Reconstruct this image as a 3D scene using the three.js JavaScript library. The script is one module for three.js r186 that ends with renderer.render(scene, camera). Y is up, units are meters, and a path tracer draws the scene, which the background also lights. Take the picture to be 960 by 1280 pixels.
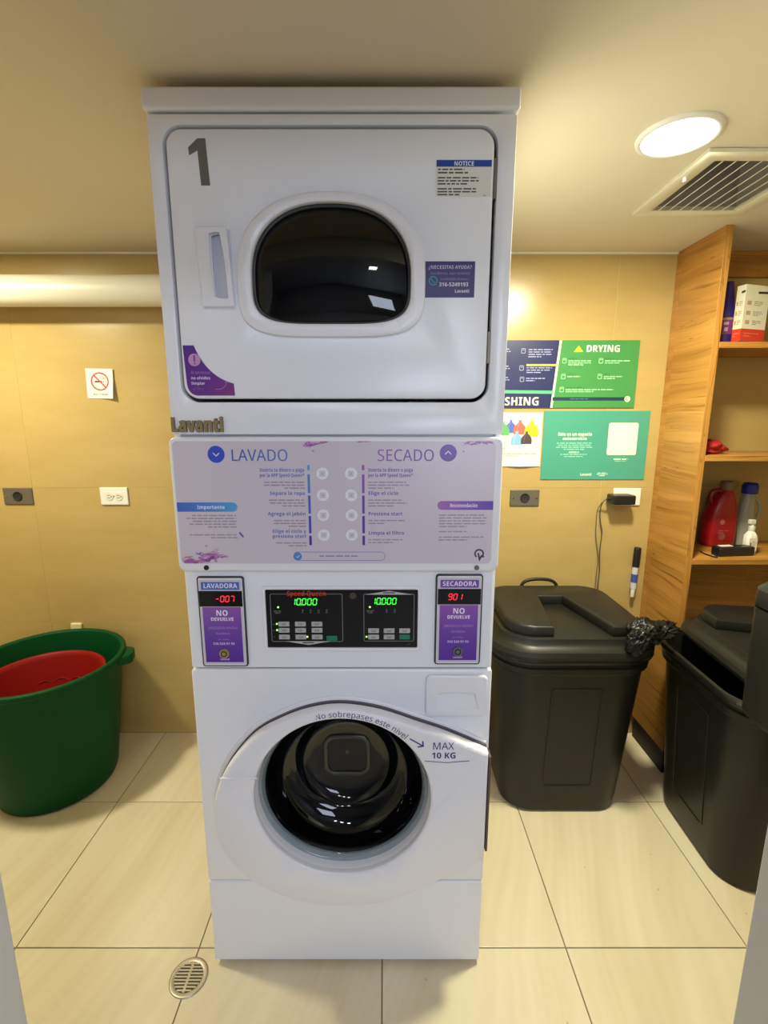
import * as THREE from 'three';
import { RoundedBoxGeometry } from 'three/addons/geometries/RoundedBoxGeometry.js';
import { mergeGeometries, toCreasedNormals, mergeVertices } from 'three/addons/utils/BufferGeometryUtils.js';
import { ImprovedNoise } from 'three/addons/math/ImprovedNoise.js';
import { TextGeometry } from 'three/addons/geometries/TextGeometry.js';
import { FontLoader } from 'three/addons/loaders/FontLoader.js';
import { RectAreaLightUniformsLib } from 'three/addons/lights/RectAreaLightUniformsLib.js';

// ---------------------------------------------------------------- camera, light, exposure
const scene = new THREE.Scene();
scene.background = new THREE.Color(0x000000);
const camera = new THREE.PerspectiveCamera(2 * Math.atan(640 / 600) * 180 / Math.PI, 960 / 1280, 0.02, 30);
camera.position.set(0.097, 1.40, 1.012);
camera.rotation.x = -10.85 * Math.PI / 180;
const renderer = new THREE.WebGLRenderer({ antialias: true });
renderer.toneMapping = THREE.LinearToneMapping;
renderer.toneMappingExposure = 0.9;
renderer.shadowMap.enabled = true;
RectAreaLightUniformsLib.init();
const CEIL = 2.02, BACK = -0.948, HALL_CEIL = 2.45;
const warm = new THREE.Color().setRGB(1.0, 0.94, 0.66);
const cool = new THREE.Color().setRGB(0.75, 0.83, 1.0);
const hallWarm = new THREE.Color().setRGB(1.0, 0.86, 0.62);
// [x, y, z, colour, radiance, diameter, label]
const LAMPS = [
  [0.75, CEIL, -0.19, warm, 600, 0.15, 'round warm ceiling downlight beside the air vent'],
  [-1.40, CEIL, -0.30, warm, 455, 0.15, 'round warm ceiling downlight above the green tub'],
  [-0.30, HALL_CEIL, 1.75, cool, 66, 0.20, 'round white hallway downlight, the one opposite the number on the dryer'],
  [0.10, HALL_CEIL, 2.00, cool, 66, 0.20, 'round white hallway downlight between two other downlights'],
  [0.50, HALL_CEIL, 2.25, hallWarm, 60, 0.20, 'round yellowish hallway downlight beside two white ones'],
];

// ---------------------------------------------------------------- helpers
function rng(seed) { return () => { seed |= 0; seed = seed + 0x6D2B79F5 | 0; let t = Math.imul(seed ^ seed >>> 15, 1 | seed); t = t + Math.imul(t ^ t >>> 7, 61 | t) ^ t; return ((t ^ t >>> 14) >>> 0) / 4294967296; }; }
const noise = new ImprovedNoise();
const used = {};
function numbered(n) { used[n] = (used[n] || 0) + 1; return used[n] === 1 ? n : n + '_' + String(used[n] - 1).padStart(3, '0'); }
function mat(r, g, b, rough = 0.5, extra = {}) { const m = new THREE.MeshPhysicalMaterial({ roughness: rough, ...extra }); m.color.setRGB(r, g, b); return m; }
function obj(name, geo, m, parent = scene, pos, rot) {
  const g = Array.isArray(geo) ? merge(geo) : geo;
  const o = new THREE.Mesh(g, m); o.name = parent === scene ? numbered(name) : name;
  if (pos) o.position.set(...pos); if (rot) o.rotation.set(...rot);
  parent.add(o); return o;
}
function thing(name, label, category, pos = [0, 0, 0], turn = 0, group) {
  const o = new THREE.Group(); o.name = numbered(name); o.position.set(...pos); o.rotation.y = turn;
  o.userData = { label, category }; if (group) o.userData.group = group; scene.add(o); return o;
}
function tag(o, label, category, group) { o.userData = { label, category }; if (group) o.userData.group = group; return o; }
function struct(o, label, category = 'structure') { o.userData = { kind: 'structure', label, category }; return o; }
function merge(list) {
  return mergeGeometries(list.map((g) => { const q = g.index ? g.toNonIndexed() : g.clone(); for (const k of Object.keys(q.attributes)) if (!['position', 'normal', 'uv'].includes(k)) q.deleteAttribute(k); return q; }));
}
function box(x0, y0, z0, x1, y1, z1, r = 0, s = 2) {
  const w = x1 - x0, h = y1 - y0, d = z1 - z0;
  const g = r ? new RoundedBoxGeometry(w, h, d, s, Math.min(r, w / 2, h / 2, d / 2)) : new THREE.BoxGeometry(w, h, d);
  g.translate((x0 + x1) / 2, (y0 + y1) / 2, (z0 + z1) / 2); return g;
}
function rr(x0, y0, x1, y1, r, path = new THREE.Shape()) {
  path.moveTo(x0 + r, y0); path.lineTo(x1 - r, y0); path.absarc(x1 - r, y0 + r, r, -Math.PI / 2, 0, false);
  path.lineTo(x1, y1 - r); path.absarc(x1 - r, y1 - r, r, 0, Math.PI / 2, false);
  path.lineTo(x0 + r, y1); path.absarc(x0 + r, y1 - r, r, Math.PI / 2, Math.PI, false);
  path.lineTo(x0, y0 + r); path.absarc(x0 + r, y0 + r, r, Math.PI, Math.PI * 1.5, false); return path;
}
// extrude so that the finished piece reaches from z0 to z1, bevel included and kept inside the outline
function ext(shape, z0, z1, bevel = 0, seg = 3, curve = 24) {
  const g = new THREE.ExtrudeGeometry(shape, { depth: z1 - z0 - 2 * bevel, bevelEnabled: bevel > 0, bevelThickness: bevel, bevelSize: bevel, bevelOffset: -bevel, bevelSegments: seg, curveSegments: curve });
  g.translate(0, 0, z0 + bevel); return bevel ? toCreasedNormals(g, 0.6) : g;
}
function tube(pts, r, seg = 48, rad = 8, closed = false) { return new THREE.TubeGeometry(new THREE.CatmullRomCurve3(pts.map((p) => new THREE.Vector3(...p)), closed), seg, r, rad, closed); }
function lathe(pts, seg = 64) { return new THREE.LatheGeometry(pts.map((p) => new THREE.Vector2(p[0], p[1])), seg); }
// rings of rounded rectangles [y, width, depth, radius, dx, dz] joined from bottom to top
function loft(secs, capBottom = true, capTop = true, crease = 0.5, k = 8) {
  const ring = ([y, w, d, r, dx = 0, dz = 0]) => {
    const p = [];
    for (const [sx, sz, a0] of [[1, 1, 0], [-1, 1, 1], [-1, -1, 2], [1, -1, 3]])
      for (let i = 0; i <= k; i++) { const a = (a0 + i / k) * Math.PI / 2; p.push([dx + sx * (w / 2 - r) + r * Math.cos(a), y, dz + sz * (d / 2 - r) + r * Math.sin(a)]); }
    return p;
  };
  const rings = secs.map(ring), n = rings[0].length, pos = [], idx = [];
  rings.forEach((q) => q.forEach((p) => pos.push(...p)));
  for (let i = 0; i + 1 < rings.length; i++) for (let j = 0; j < n; j++) { const a = i * n + j, b = i * n + (j + 1) % n, c = a + n, d = b + n; idx.push(a, c, b, b, c, d); }
  const cap = (i, up) => { const s = secs[i], c = pos.length / 3; pos.push(s[4] || 0, s[0], s[5] || 0); for (let j = 0; j < n; j++) { const a = i * n + j, b = i * n + (j + 1) % n; up ? idx.push(c, b, a) : idx.push(c, a, b); } };
  if (capBottom) cap(0, false); if (capTop) cap(rings.length - 1, true);
  const g = new THREE.BufferGeometry(); g.setAttribute('position', new THREE.Float32BufferAttribute(pos, 3)); g.setIndex(idx);
  const uv = []; for (let i = 0; i < pos.length; i += 3) uv.push(pos[i] + pos[i + 2], pos[i + 1]); g.setAttribute('uv', new THREE.Float32BufferAttribute(uv, 2));
  g.computeVertexNormals(); return toCreasedNormals(g, crease);
}
function canvasTex(w, h, draw, srgb = true) {
  const c = document.createElement('canvas'); c.width = w; c.height = h; draw(c.getContext('2d'), w, h);
  const t = new THREE.CanvasTexture(c); if (srgb) t.colorSpace = THREE.SRGBColorSpace; t.anisotropy = 8; return t;
}
function printed(tex, rough = 0.4, extra = {}) { return new THREE.MeshPhysicalMaterial({ map: tex, roughness: rough, ...extra }); }
function decal(name, w, h, x, y, z, m, parent, rot) { return obj(name, new THREE.PlaneGeometry(w, h), m, parent, [x, y, z], rot); }
// illegible small print: rows of short dashes
function greek(c, x, y, w, rows, lead, th, color, align = 'left', seed = 1) {
  const R = rng(seed); c.fillStyle = color;
  for (let i = 0; i < rows; i++) {
    const len = w * (i === rows - 1 ? 0.45 + R() * 0.2 : 0.86 + R() * 0.14); let q = align === 'right' ? x - len : align === 'center' ? x - len / 2 : x; const end = q + len;
    while (q < end) { const l = Math.min(end - q, th * (2 + R() * 6)); c.fillRect(q, y + i * lead, l, th); q += l + th * 0.9; }
  }
}
const SEG = { 0: 'abcdef', 1: 'bc', 2: 'abged', 3: 'abgcd', 4: 'fgbc', 5: 'afgcd', 6: 'afgedc', 7: 'abc', 8: 'abcdefg', 9: 'abcdfg', '-': 'g' };
function sevenSeg(c, text, x, y, w, h, color, slant = 0.12) {
  c.save(); c.transform(1, 0, -slant, 1, x + slant * h, y); c.strokeStyle = color; c.fillStyle = color; c.lineWidth = h * 0.13; c.lineCap = 'butt';
  const g = h * 0.05; let q = 0;
  for (const ch of text) {
    if (ch === '.') { c.fillRect(-w * 0.34, h - h * 0.07, w * 0.18, h * 0.14); continue; }
    const L = { a: [g, 0, w - g, 0], b: [w, g, w, h / 2 - g], c: [w, h / 2 + g, w, h - g], d: [g, h, w - g, h], e: [0, h / 2 + g, 0, h - g], f: [0, g, 0, h / 2 - g], g: [g, h / 2, w - g, h / 2] };
    for (const s of SEG[ch] || '') { const l = L[s]; c.beginPath(); c.moveTo(l[0], l[1]); c.lineTo(l[2], l[3]); c.stroke(); }
    q += w * 1.5; c.translate(w * 1.5, 0);
  }
  c.restore();
}

// ---------------------------------------------------------------- materials
function veinTex(base, amp, seed) {
  return canvasTex(1024, 1024, (c, w, h) => {
    const img = c.createImageData(w, h), d = img.data;
    for (let y = 0; y < h; y++) for (let x = 0; x < w; x++) {
      const u = x / w * 6, v = y / h * 6, warp = noise.noise(u * 0.7, v * 0.4, seed) * 0.7;
      const s = (u * 0.96 - v * 0.22) * 1.9 + warp, t = (v * 0.96 + u * 0.22) * 0.42;
      let n = noise.noise(s, t, seed + 3) * 0.55 + noise.noise(s * 2.7, t * 1.5, seed + 9) * 0.3 + noise.noise(s * 8, t * 2.2, seed + 5) * 0.22 + noise.noise(x * 0.11, y * 0.11, seed) * 0.07;
      const i = (y * w + x) * 4; for (let k = 0; k < 3; k++) d[i + k] = Math.max(0, Math.min(255, base[k] + n * amp * [0.8, 1, 1.3][k])); d[i + 3] = 255;
    }
    c.putImageData(img, 0, 0);
    const R = rng(seed * 77); for (let i = 0; i < 14; i++) { c.fillStyle = `rgba(120,98,70,${0.25 + R() * 0.3})`; c.beginPath(); c.ellipse(R() * w, R() * h, 1 + R() * 2, 0.8 + R(), R() * 3, 0, 7); c.fill(); }
  });
}
function wrap(t) { t.wrapS = t.wrapT = THREE.RepeatWrapping; return t; }
const floorTex = wrap(veinTex([224, 212, 181], 20, 4));
const wallTex = wrap(canvasTex(1024, 1024, (c, w, h) => {
  const img = c.createImageData(w, h), d = img.data;
  for (let y = 0; y < h; y++) for (let x = 0; x < w; x++) {
    const n = noise.noise(x / 190, y / 60, 2) * 0.5 + noise.noise(x / 60, y / 17, 6) * 0.3 + noise.noise(x / 9, y / 4, 8) * 0.2, i = (y * w + x) * 4;
    d[i] = 184 + n * 9; d[i + 1] = 159 + n * 9; d[i + 2] = 102 + n * 10; d[i + 3] = 255;
  }
  c.putImageData(img, 0, 0);
}));
const woodTex = wrap(canvasTex(1024, 2048, (c, w, h) => {
  const img = c.createImageData(w, h), d = img.data, R = rng(31);
  for (let y = 0; y < h; y++) for (let x = 0; x < w; x++) {
    const wv = y + noise.noise(x / 520, y / 210, 1) * 40 + noise.noise(x / 150, y / 70, 7) * 9, board = Math.floor((y + 40 + noise.noise(3, y / 400, 2) * 60) / 118);
    const tone = noise.noise(board * 3.7, 0.3, 5) * 0.55, crack = Math.max(0, noise.noise(x / 330, wv / 11, 12) - 0.22) ** 1.5 * 3.2;
    const n = noise.noise(x / 900, wv / 46, 3) * 0.5 + noise.noise(x / 600, wv / 12, 4) * 0.34 + noise.noise(x / 240, wv / 3.2, 9) * 0.2 + tone - crack;
    const i = (y * w + x) * 4; d[i] = 176 + n * 40; d[i + 1] = 125 + n * 37; d[i + 2] = 57 + n * 28; d[i + 3] = 255;
  }
  c.putImageData(img, 0, 0);
  for (let i = 0; i < 60; i++) { const x = R() * w, y = R() * h, q = 5 + R() * 9; c.strokeStyle = `rgba(84,50,16,${0.35 + R() * 0.35})`; c.lineWidth = 1.5 + R() * 2; c.beginPath(); c.moveTo(x - q, y - q * 0.4); c.quadraticCurveTo(x, y, x + q * 1.6, y - q * 0.15); c.moveTo(x, y); c.lineTo(x + q * 0.2, y + q * 0.7); c.stroke(); c.lineWidth = 1; c.beginPath(); c.moveTo(x - q * 7, y + 2); c.quadraticCurveTo(x, y + q, x + q * 8, y + 1); c.stroke(); }
}));
const M = {
  floor: new THREE.MeshPhysicalMaterial({ map: floorTex, roughness: 0.16, specularIntensity: 0.7 }),
  grout: mat(0.20, 0.16, 0.11, 0.9),
  wall: new THREE.MeshPhysicalMaterial({ map: wallTex, roughness: 0.24 }),
  wallGrout: mat(0.66, 0.55, 0.30, 0.8),
  ceil: mat(0.74, 0.66, 0.50, 0.85),
  hall: mat(0.42, 0.42, 0.43, 0.7),
  jamb: mat(0.50, 0.50, 0.52, 0.5),
  hallFloor: mat(0.35, 0.33, 0.31, 0.5),
  enamel: mat(0.80, 0.81, 0.87, 0.28),
  plastic: mat(0.79, 0.79, 0.85, 0.32),
  dark: mat(0.012, 0.012, 0.013, 0.7),
  gasket: mat(0.03, 0.03, 0.032, 0.5),
  drum: mat(0.50, 0.50, 0.49, 0.4, { metalness: 1 }),
  tint: mat(0.13, 0.135, 0.15, 0.03, { transmission: 1, thickness: 0, ior: 1.5 }),
  ring: mat(0.62, 0.70, 0.74, 0.05, { transmission: 0.75, thickness: 0, ior: 1.5 }),
  wood: new THREE.MeshPhysicalMaterial({ map: woodTex, roughness: 0.42 }),
  plinth: mat(0.018, 0.012, 0.008, 0.6),
  blackPlastic: mat(0.013, 0.013, 0.011, 0.38, { specularIntensity: 0.7 }),
  bag: mat(0.008, 0.008, 0.008, 0.34, { specularIntensity: 0.6 }),
  black: mat(0.01, 0.01, 0.01, 0.35),
  white: mat(0.80, 0.79, 0.74, 0.4),
  socket: mat(0.17, 0.15, 0.12, 0.4, { metalness: 0.4 }),
  chrome: mat(0.55, 0.54, 0.52, 0.25, { metalness: 1 }),
  green: mat(0.001, 0.062, 0.014, 0.5, { specularIntensity: 0.3 }),
  red: mat(0.26, 0.008, 0.006, 0.45, { specularIntensity: 0.5 }),
  pvc: mat(0.72, 0.68, 0.56, 0.35),
};

// ---------------------------------------------------------------- the setting
const floor = struct(new THREE.Group(), 'glossy beige stone floor tiles with thin brown joints', 'floor'); floor.name = 'floor'; scene.add(floor);
obj('screed', box(-2.1, -0.10, BACK - 0.1, 2.1, -0.003, 0.56), M.grout, floor);
{
  const xs = [-2.1, -1.882, -1.390, -0.898, -0.402, 0.092, 0.588, 1.080, 1.573, 2.1], zs = [BACK, -0.545, -0.040, 0.46, 0.56];
  let k = 0;
  for (let i = 0; i + 1 < xs.length; i++) for (let j = 0; j + 1 < zs.length; j++) {
    const x0 = xs[i] + 0.0015, x1 = xs[i + 1] - 0.0015, z0 = zs[j] + (j ? 0.0015 : 0), z1 = zs[j + 1] - 0.0015;
    const g = box(x0, -0.012, z0, x1, 0, z1, 0.0012, 1), uv = g.attributes.uv, p = g.attributes.position, ox = (k * 0.37) % 0.64, oz = (k * 0.61) % 0.64; k++;
    for (let n = 0; n < uv.count; n++) uv.setXY(n, ox + (p.getX(n) - x0) * 0.62, oz + (p.getZ(n) - z0) * 0.62);
    obj('tile', g, M.floor, floor);
  }
}
const hallFloor = struct(obj('floor', box(-2.1, -0.1, 0.56, 2.1, 0, 3.7), M.hallFloor), 'plain hallway floor outside the laundry room', 'floor');
const wallBack = struct(new THREE.Group(), 'beige glossy tiled back wall of the laundry room', 'wall'); wallBack.name = 'wall_back'; scene.add(wallBack);
obj('backing', box(-2.1, 0, BACK - 0.1, 2.1, CEIL, BACK - 0.0012), M.wallGrout, wallBack);
{
  const xs = [-2.1, -1.35, -0.18, 0.99, 2.1], ys = [0, 0.539, 1.125, CEIL]; let k = 0;
  for (let i = 0; i + 1 < xs.length; i++) for (let j = 0; j + 1 < ys.length; j++) {
    const g = box(xs[i] + 0.0006, ys[j] + 0.0006, BACK - 0.01, xs[i + 1] - 0.0006, ys[j + 1] - 0.0006, BACK, 0.0005, 1), uv = g.attributes.uv, p = g.attributes.position; k++;
    for (let n = 0; n < uv.count; n++) uv.setXY(n, (k * 0.07) % 0.2 + (p.getX(n) - xs[i]) * 0.65, (k * 0.13) % 0.35 + (p.getY(n) - ys[j]) * 0.65);
    obj('tile', g, M.wall, wallBack);
  }
}
struct(obj('ceiling', (() => { const s = new THREE.Shape(); s.moveTo(-2.1, -0.56); s.lineTo(2.1, -0.56); s.lineTo(2.1, 0.1 - BACK); s.lineTo(-2.1, 0.1 - BACK); s.holes.push(rr(0.890, 0.275, 1.140, 0.555, 0.001, new THREE.Path())); const g = ext(s, 0, 0.1); g.rotateX(-Math.PI / 2); g.translate(0, CEIL, 0); return g; })(), M.ceil), 'cream painted low ceiling', 'ceiling');
struct(obj('ceiling', box(-2.1, HALL_CEIL, 0.40, 2.1, HALL_CEIL + 0.1, 3.7), M.hall), 'plain hallway ceiling', 'ceiling');
struct(obj('wall_left', box(-2.2, 0, BACK - 0.1, -2.1, CEIL, 0.56), M.wall), 'beige side wall past the green tub', 'wall');
struct(obj('wall_right', box(2.1, 0, BACK - 0.1, 2.2, CEIL, 0.56), M.wall), 'beige side wall past the wooden shelving', 'wall');
struct(obj('wall_front', [box(-2.1, 0, 0.41, -0.473, HALL_CEIL, 0.55, 0.004, 1), box(0.655, 0, 0.41, 2.1, HALL_CEIL, 0.55, 0.004, 1), box(-0.473, 1.88, 0.41, 0.655, HALL_CEIL, 0.55)], M.jamb), 'pale grey wall with the wide doorway opening', 'wall');
struct(obj('wall_hall_left', box(-2.2, 0, 0.56, -2.1, HALL_CEIL, 3.7), M.hall), 'plain hallway side wall', 'wall');
struct(obj('wall_hall_right', box(2.1, 0, 0.56, 2.2, HALL_CEIL, 3.7), M.hall), 'plain hallway side wall', 'wall');
struct(obj('wall_hall_end', box(-2.2, 0, 3.7, 2.2, HALL_CEIL, 3.8), M.hall), 'plain hallway end wall', 'wall');
struct(obj('trim_1', box(-2.1, CEIL - 0.007, BACK, 1.205, CEIL, BACK + 0.006), mat(0.78, 0.76, 0.68, 0.6)), 'thin pale ceiling joint along the back wall', 'trim');

{ // daylight window in the far hallway wall
  const w = struct(new THREE.Group(), 'pale hallway window letting in daylight', 'window'); w.name = 'window_1'; scene.add(w); w.position.set(1.0, 1.45, 3.69);
  const f = rr(-0.55, -0.60, 0.55, 0.60, 0.01); f.holes.push(rr(-0.50, -0.55, 0.50, 0.55, 0.004, new THREE.Path())); obj('frame', ext(f, -0.03, 0.01, 0.004, 2), M.white, w);
  const em = new THREE.MeshStandardMaterial({ color: 0x000000, emissive: cool, emissiveIntensity: 3 }); obj('pane', box(-0.50, -0.55, -0.002, 0.50, 0.55, 0.004), em, w);
  const L = new THREE.RectAreaLight(cool, 8, 1.0, 1.1); L.position.set(0, 0, -0.01); w.add(L);
}
// lamps: a glowing disc in a ring, and an area light of the same size just below it
LAMPS.forEach(([x, y, z, col, rad, dia, label], i) => {
  const t = thing('ceiling_light', label, 'light', [x, y, z], 0);
  obj('ring', lathe([[dia / 2, -0.002], [dia / 2, -0.007], [dia / 2 + 0.006, -0.008], [dia / 2 + 0.011, -0.004], [dia / 2 + 0.012, 0]], 48), M.white, t);
  const em = new THREE.MeshStandardMaterial({ color: 0x000000, emissive: col.clone().lerp(new THREE.Color(1, 1, 1), 0.6), emissiveIntensity: 8 });
  const disc = new THREE.CylinderGeometry(dia / 2, dia / 2, 0.003, 48); disc.translate(0, -0.0025, 0); obj('diffuser', disc, em, t);
  const s = dia * Math.sqrt(Math.PI) / 2, L = new THREE.RectAreaLight(col, rad, s, s); L.position.set(0, -0.010, 0); L.rotation.x = -Math.PI / 2; t.add(L);
});

// ---------------------------------------------------------------- the stacked washer and dryer
const mac = thing('stacked_laundry_machine', 'white stacked laundry machine, dryer above a front-loading washer', 'laundry machine');
{
  const X = 0.345, LIDY = 1.958, TOP = 1.999;
  obj('cabinet', [box(-X, 0.03, -0.70, -X + 0.014, LIDY, -0.013), box(X - 0.014, 0.03, -0.70, X, LIDY, -0.013), box(-X, 0.03, -0.70, X, LIDY, -0.688), box(-X, 0.03, -0.69, X, 0.045, -0.02), box(-X, LIDY - 0.012, -0.69, X, LIDY, -0.013), box(-X + 0.01, 1.355, -0.69, X - 0.01, 1.37, -0.02), box(-X + 0.01, 0.845, -0.69, X - 0.01, 0.86, -0.02)], M.enamel, mac);
  obj('lid', box(-X - 0.004, LIDY + 0.0035, -0.705, X + 0.004, TOP, 0.007, 0.006, 3), M.enamel, mac);
  for (const sx of [-1, 1]) for (const z of [-0.06, -0.62]) obj('foot', new THREE.CylinderGeometry(0.022, 0.026, 0.034, 20), M.dark, mac, [sx * 0.29, 0.017, z]);
  // dryer front with the door opening
  const df = rr(-X, 1.370, X, LIDY, 0.006); df.holes.push(rr(-0.318, 1.436, 0.311, 1.939, 0.036, new THREE.Path()));
  obj('dryer_front', ext(df, -0.030, 0, 0.003, 2), M.enamel, mac);
  // D-shaped outline of the window
  const D = (cx, cy, a, up, dn, P, n = 96) => { const pts = []; for (let i = 0; i < n; i++) { const t = i / n * Math.PI * 2, c = Math.cos(t), s = Math.sin(t), p = s > 0 ? 2.35 : 4.2; pts.push(new THREE.Vector2(cx + a * Math.sign(c) * Math.abs(c) ** (2 / p), cy + (s > 0 ? up : dn) * Math.sign(s) * Math.abs(s) ** (2 / p))); } return P ? P.setFromPoints(pts) : pts; };
  const WX = -0.006, WY = 1.672;
  const door = rr(-0.311, 1.443, 0.304, 1.932, 0.030); door.holes.push(D(WX, WY, 0.160, 0.137, 0.089, new THREE.Path()));
  { const q = new THREE.Path(); q.moveTo(-0.243, 1.757); q.lineTo(-0.203, 1.757); q.lineTo(-0.200, 1.626); q.lineTo(-0.240, 1.626); door.holes.push(q); }
  const dd = obj('dryer_door', ext(door, -0.020, 0.003, 0.004, 3), M.enamel, mac);
  const bez = D(WX, WY, 0.184, 0.152, 0.110, new THREE.Shape()); bez.holes.push(D(WX, WY, 0.155, 0.134, 0.085, new THREE.Path()));
  obj('window_bezel', ext(bez, -0.004, 0.013, 0.0065, 4), M.plastic, dd);
  const seal = D(WX, WY, 0.159, 0.137, 0.088, new THREE.Shape()); seal.holes.push(D(WX, WY, 0.150, 0.129, 0.080, new THREE.Path()));
  obj('window_seal', ext(seal, -0.010, -0.001, 0.002, 2), M.gasket, dd);
  { // bulging dark pane
    const N = 96, K = 14, pts = D(0, 0, 0.1515, 0.1305, 0.0815, null, N), pos = [0, 0, 0], idx = [], uv = [0.5, 0.5];
    pos[2] = 0.016;
    for (let k = 1; k <= K; k++) for (let i = 0; i < N; i++) { const f = k / K; pos.push(pts[i].x * f, pts[i].y * f, 0.016 * (1 - f ** 2.6)); uv.push(0.5 + pts[i].x * f, 0.5 + pts[i].y * f); }
    for (let i = 0; i < N; i++) { idx.push(0, 1 + i, 1 + (i + 1) % N); for (let k = 0; k + 1 < K; k++) { const a = 1 + k * N + i, b = 1 + k * N + (i + 1) % N; idx.push(a, a + N, b, b, a + N, b + N); } }
    const g = new THREE.BufferGeometry(); g.setAttribute('position', new THREE.Float32BufferAttribute(pos, 3)); g.setAttribute('uv', new THREE.Float32BufferAttribute(uv, 2)); g.setIndex(idx); g.computeVertexNormals();
    const pane = obj('window_pane', g, M.tint, dd, [WX, WY, -0.006]); pane.userData.label = 'dark bulging glass pane';
  }
  obj('dryer_drum', (() => { const g = lathe([[0.205, 0], [0.205, -0.02], [0.26, -0.05], [0.27, -0.5], [0.0, -0.52]], 48); g.rotateX(Math.PI / 2); g.scale(1, 1, 1); g.translate(-0.006, 1.66, -0.035); return g; })(), mat(0.42, 0.42, 0.41, 0.45, { metalness: 0.8 }), mac);
  // handle
  const hs = new THREE.Shape(); hs.moveTo(-0.266, 1.762); hs.lineTo(-0.205, 1.762); hs.quadraticCurveTo(-0.199, 1.690, -0.196, 1.618); hs.lineTo(-0.257, 1.618); hs.quadraticCurveTo(-0.264, 1.69, -0.266, 1.762);
  const hh = new THREE.Path(); hh.moveTo(-0.240, 1.752); hh.quadraticCurveTo(-0.222, 1.757, -0.214, 1.754); hh.quadraticCurveTo(-0.204, 1.70, -0.203, 1.630); hh.quadraticCurveTo(-0.222, 1.627, -0.237, 1.634); hh.quadraticCurveTo(-0.243, 1.69, -0.240, 1.752); hs.holes.push(hh);
  obj('door_handle', ext(hs, 0.001, 0.014, 0.0035, 3), M.plastic, dd);
  obj('handle_pocket', (() => { const g = box(-0.026, 1.620, -0.001, 0.026, 1.763, 0.001); g.rotateY(-0.42); g.translate(-0.2215, 0, -0.008); return g; })(), M.plastic, dd);
  for (const [y0, y1] of [[1.815, 1.885], [1.512, 1.575]]) obj('hinge', box(0.3045, y0, -0.012, 0.3125, y1, -0.0005, 0.002, 2), M.socket, dd);
  // number one, cut from grey film
  const one = new THREE.Shape(); one.moveTo(-0.249, 1.836); one.lineTo(-0.232, 1.836); one.lineTo(-0.236, 1.915); one.lineTo(-0.251, 1.915); one.lineTo(-0.269, 1.900); one.lineTo(-0.268, 1.887); one.lineTo(-0.252, 1.895);
  obj('number_sticker', ext(one, 0.003, 0.0036), mat(0.17, 0.17, 0.165, 0.4, { metalness: 0.4 }), dd).userData.label = 'dark grey number 1';
  // notice label
  decal('notice_label', 0.104, 0.062, 0.2475, 1.848, 0.0037, printed(canvasTex(840, 500, (c, w, h) => {
    c.fillStyle = '#d9d8d2'; c.fillRect(0, 0, w, h); c.fillStyle = '#0f3f9e'; c.fillRect(0, 0, w, 92); c.fillStyle = '#e8ecf4'; c.font = 'bold 84px sans-serif'; c.textAlign = 'center'; c.fillText('NOTICE', w / 2, 78);
    greek(c, 24, 118, 680, 1, 40, 20, '#4a4844', 'left', 3); greek(c, 24, 162, 780, 1, 40, 22, '#4a4844', 'left', 5); greek(c, 24, 232, 700, 3, 42, 20, '#4a4844', 'left', 8); greek(c, 24, 384, 660, 3, 40, 20, '#4a4844', 'left', 9); greek(c, 720, 480, 90, 1, 30, 10, '#777', 'left', 2);
  })), dd).userData.label = 'white notice label with a blue heading';
  decal('help_sticker', 0.097, 0.066, 0.226, 1.670, 0.0037, printed(canvasTex(800, 544, (c, w, h) => {
    c.fillStyle = '#2c2268'; c.fillRect(0, 0, w, h); c.textAlign = 'center'; c.fillStyle = '#b9b3d6'; c.font = 'bold 74px sans-serif'; c.fillText('¿NECESITAS AYUDA?', w / 2, 112, 700);
    c.font = 'italic 56px sans-serif'; c.fillStyle = '#8f88bd'; c.fillText('Escríbenos, aquí estamos', w / 2, 196, 680); c.textAlign = 'left'; c.font = '46px sans-serif'; c.fillText('LAVANDERÍA 24 horas', 250, 282, 440);
    c.fillStyle = '#d8d4ea'; c.font = 'bold 82px sans-serif'; c.fillText('316-5249193', 224, 374, 510); c.font = 'bold 70px sans-serif'; c.fillText('Lavanti', 480, 470, 240);
    c.strokeStyle = '#1a8a90'; c.lineWidth = 20; c.beginPath(); c.arc(130, 290, 62, 0, 7); c.stroke(); c.lineWidth = 16; c.beginPath(); c.moveTo(105, 262); c.quadraticCurveTo(115, 315, 162, 316); c.stroke();
  })), dd).userData.label = 'dark blue help sticker';
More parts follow.
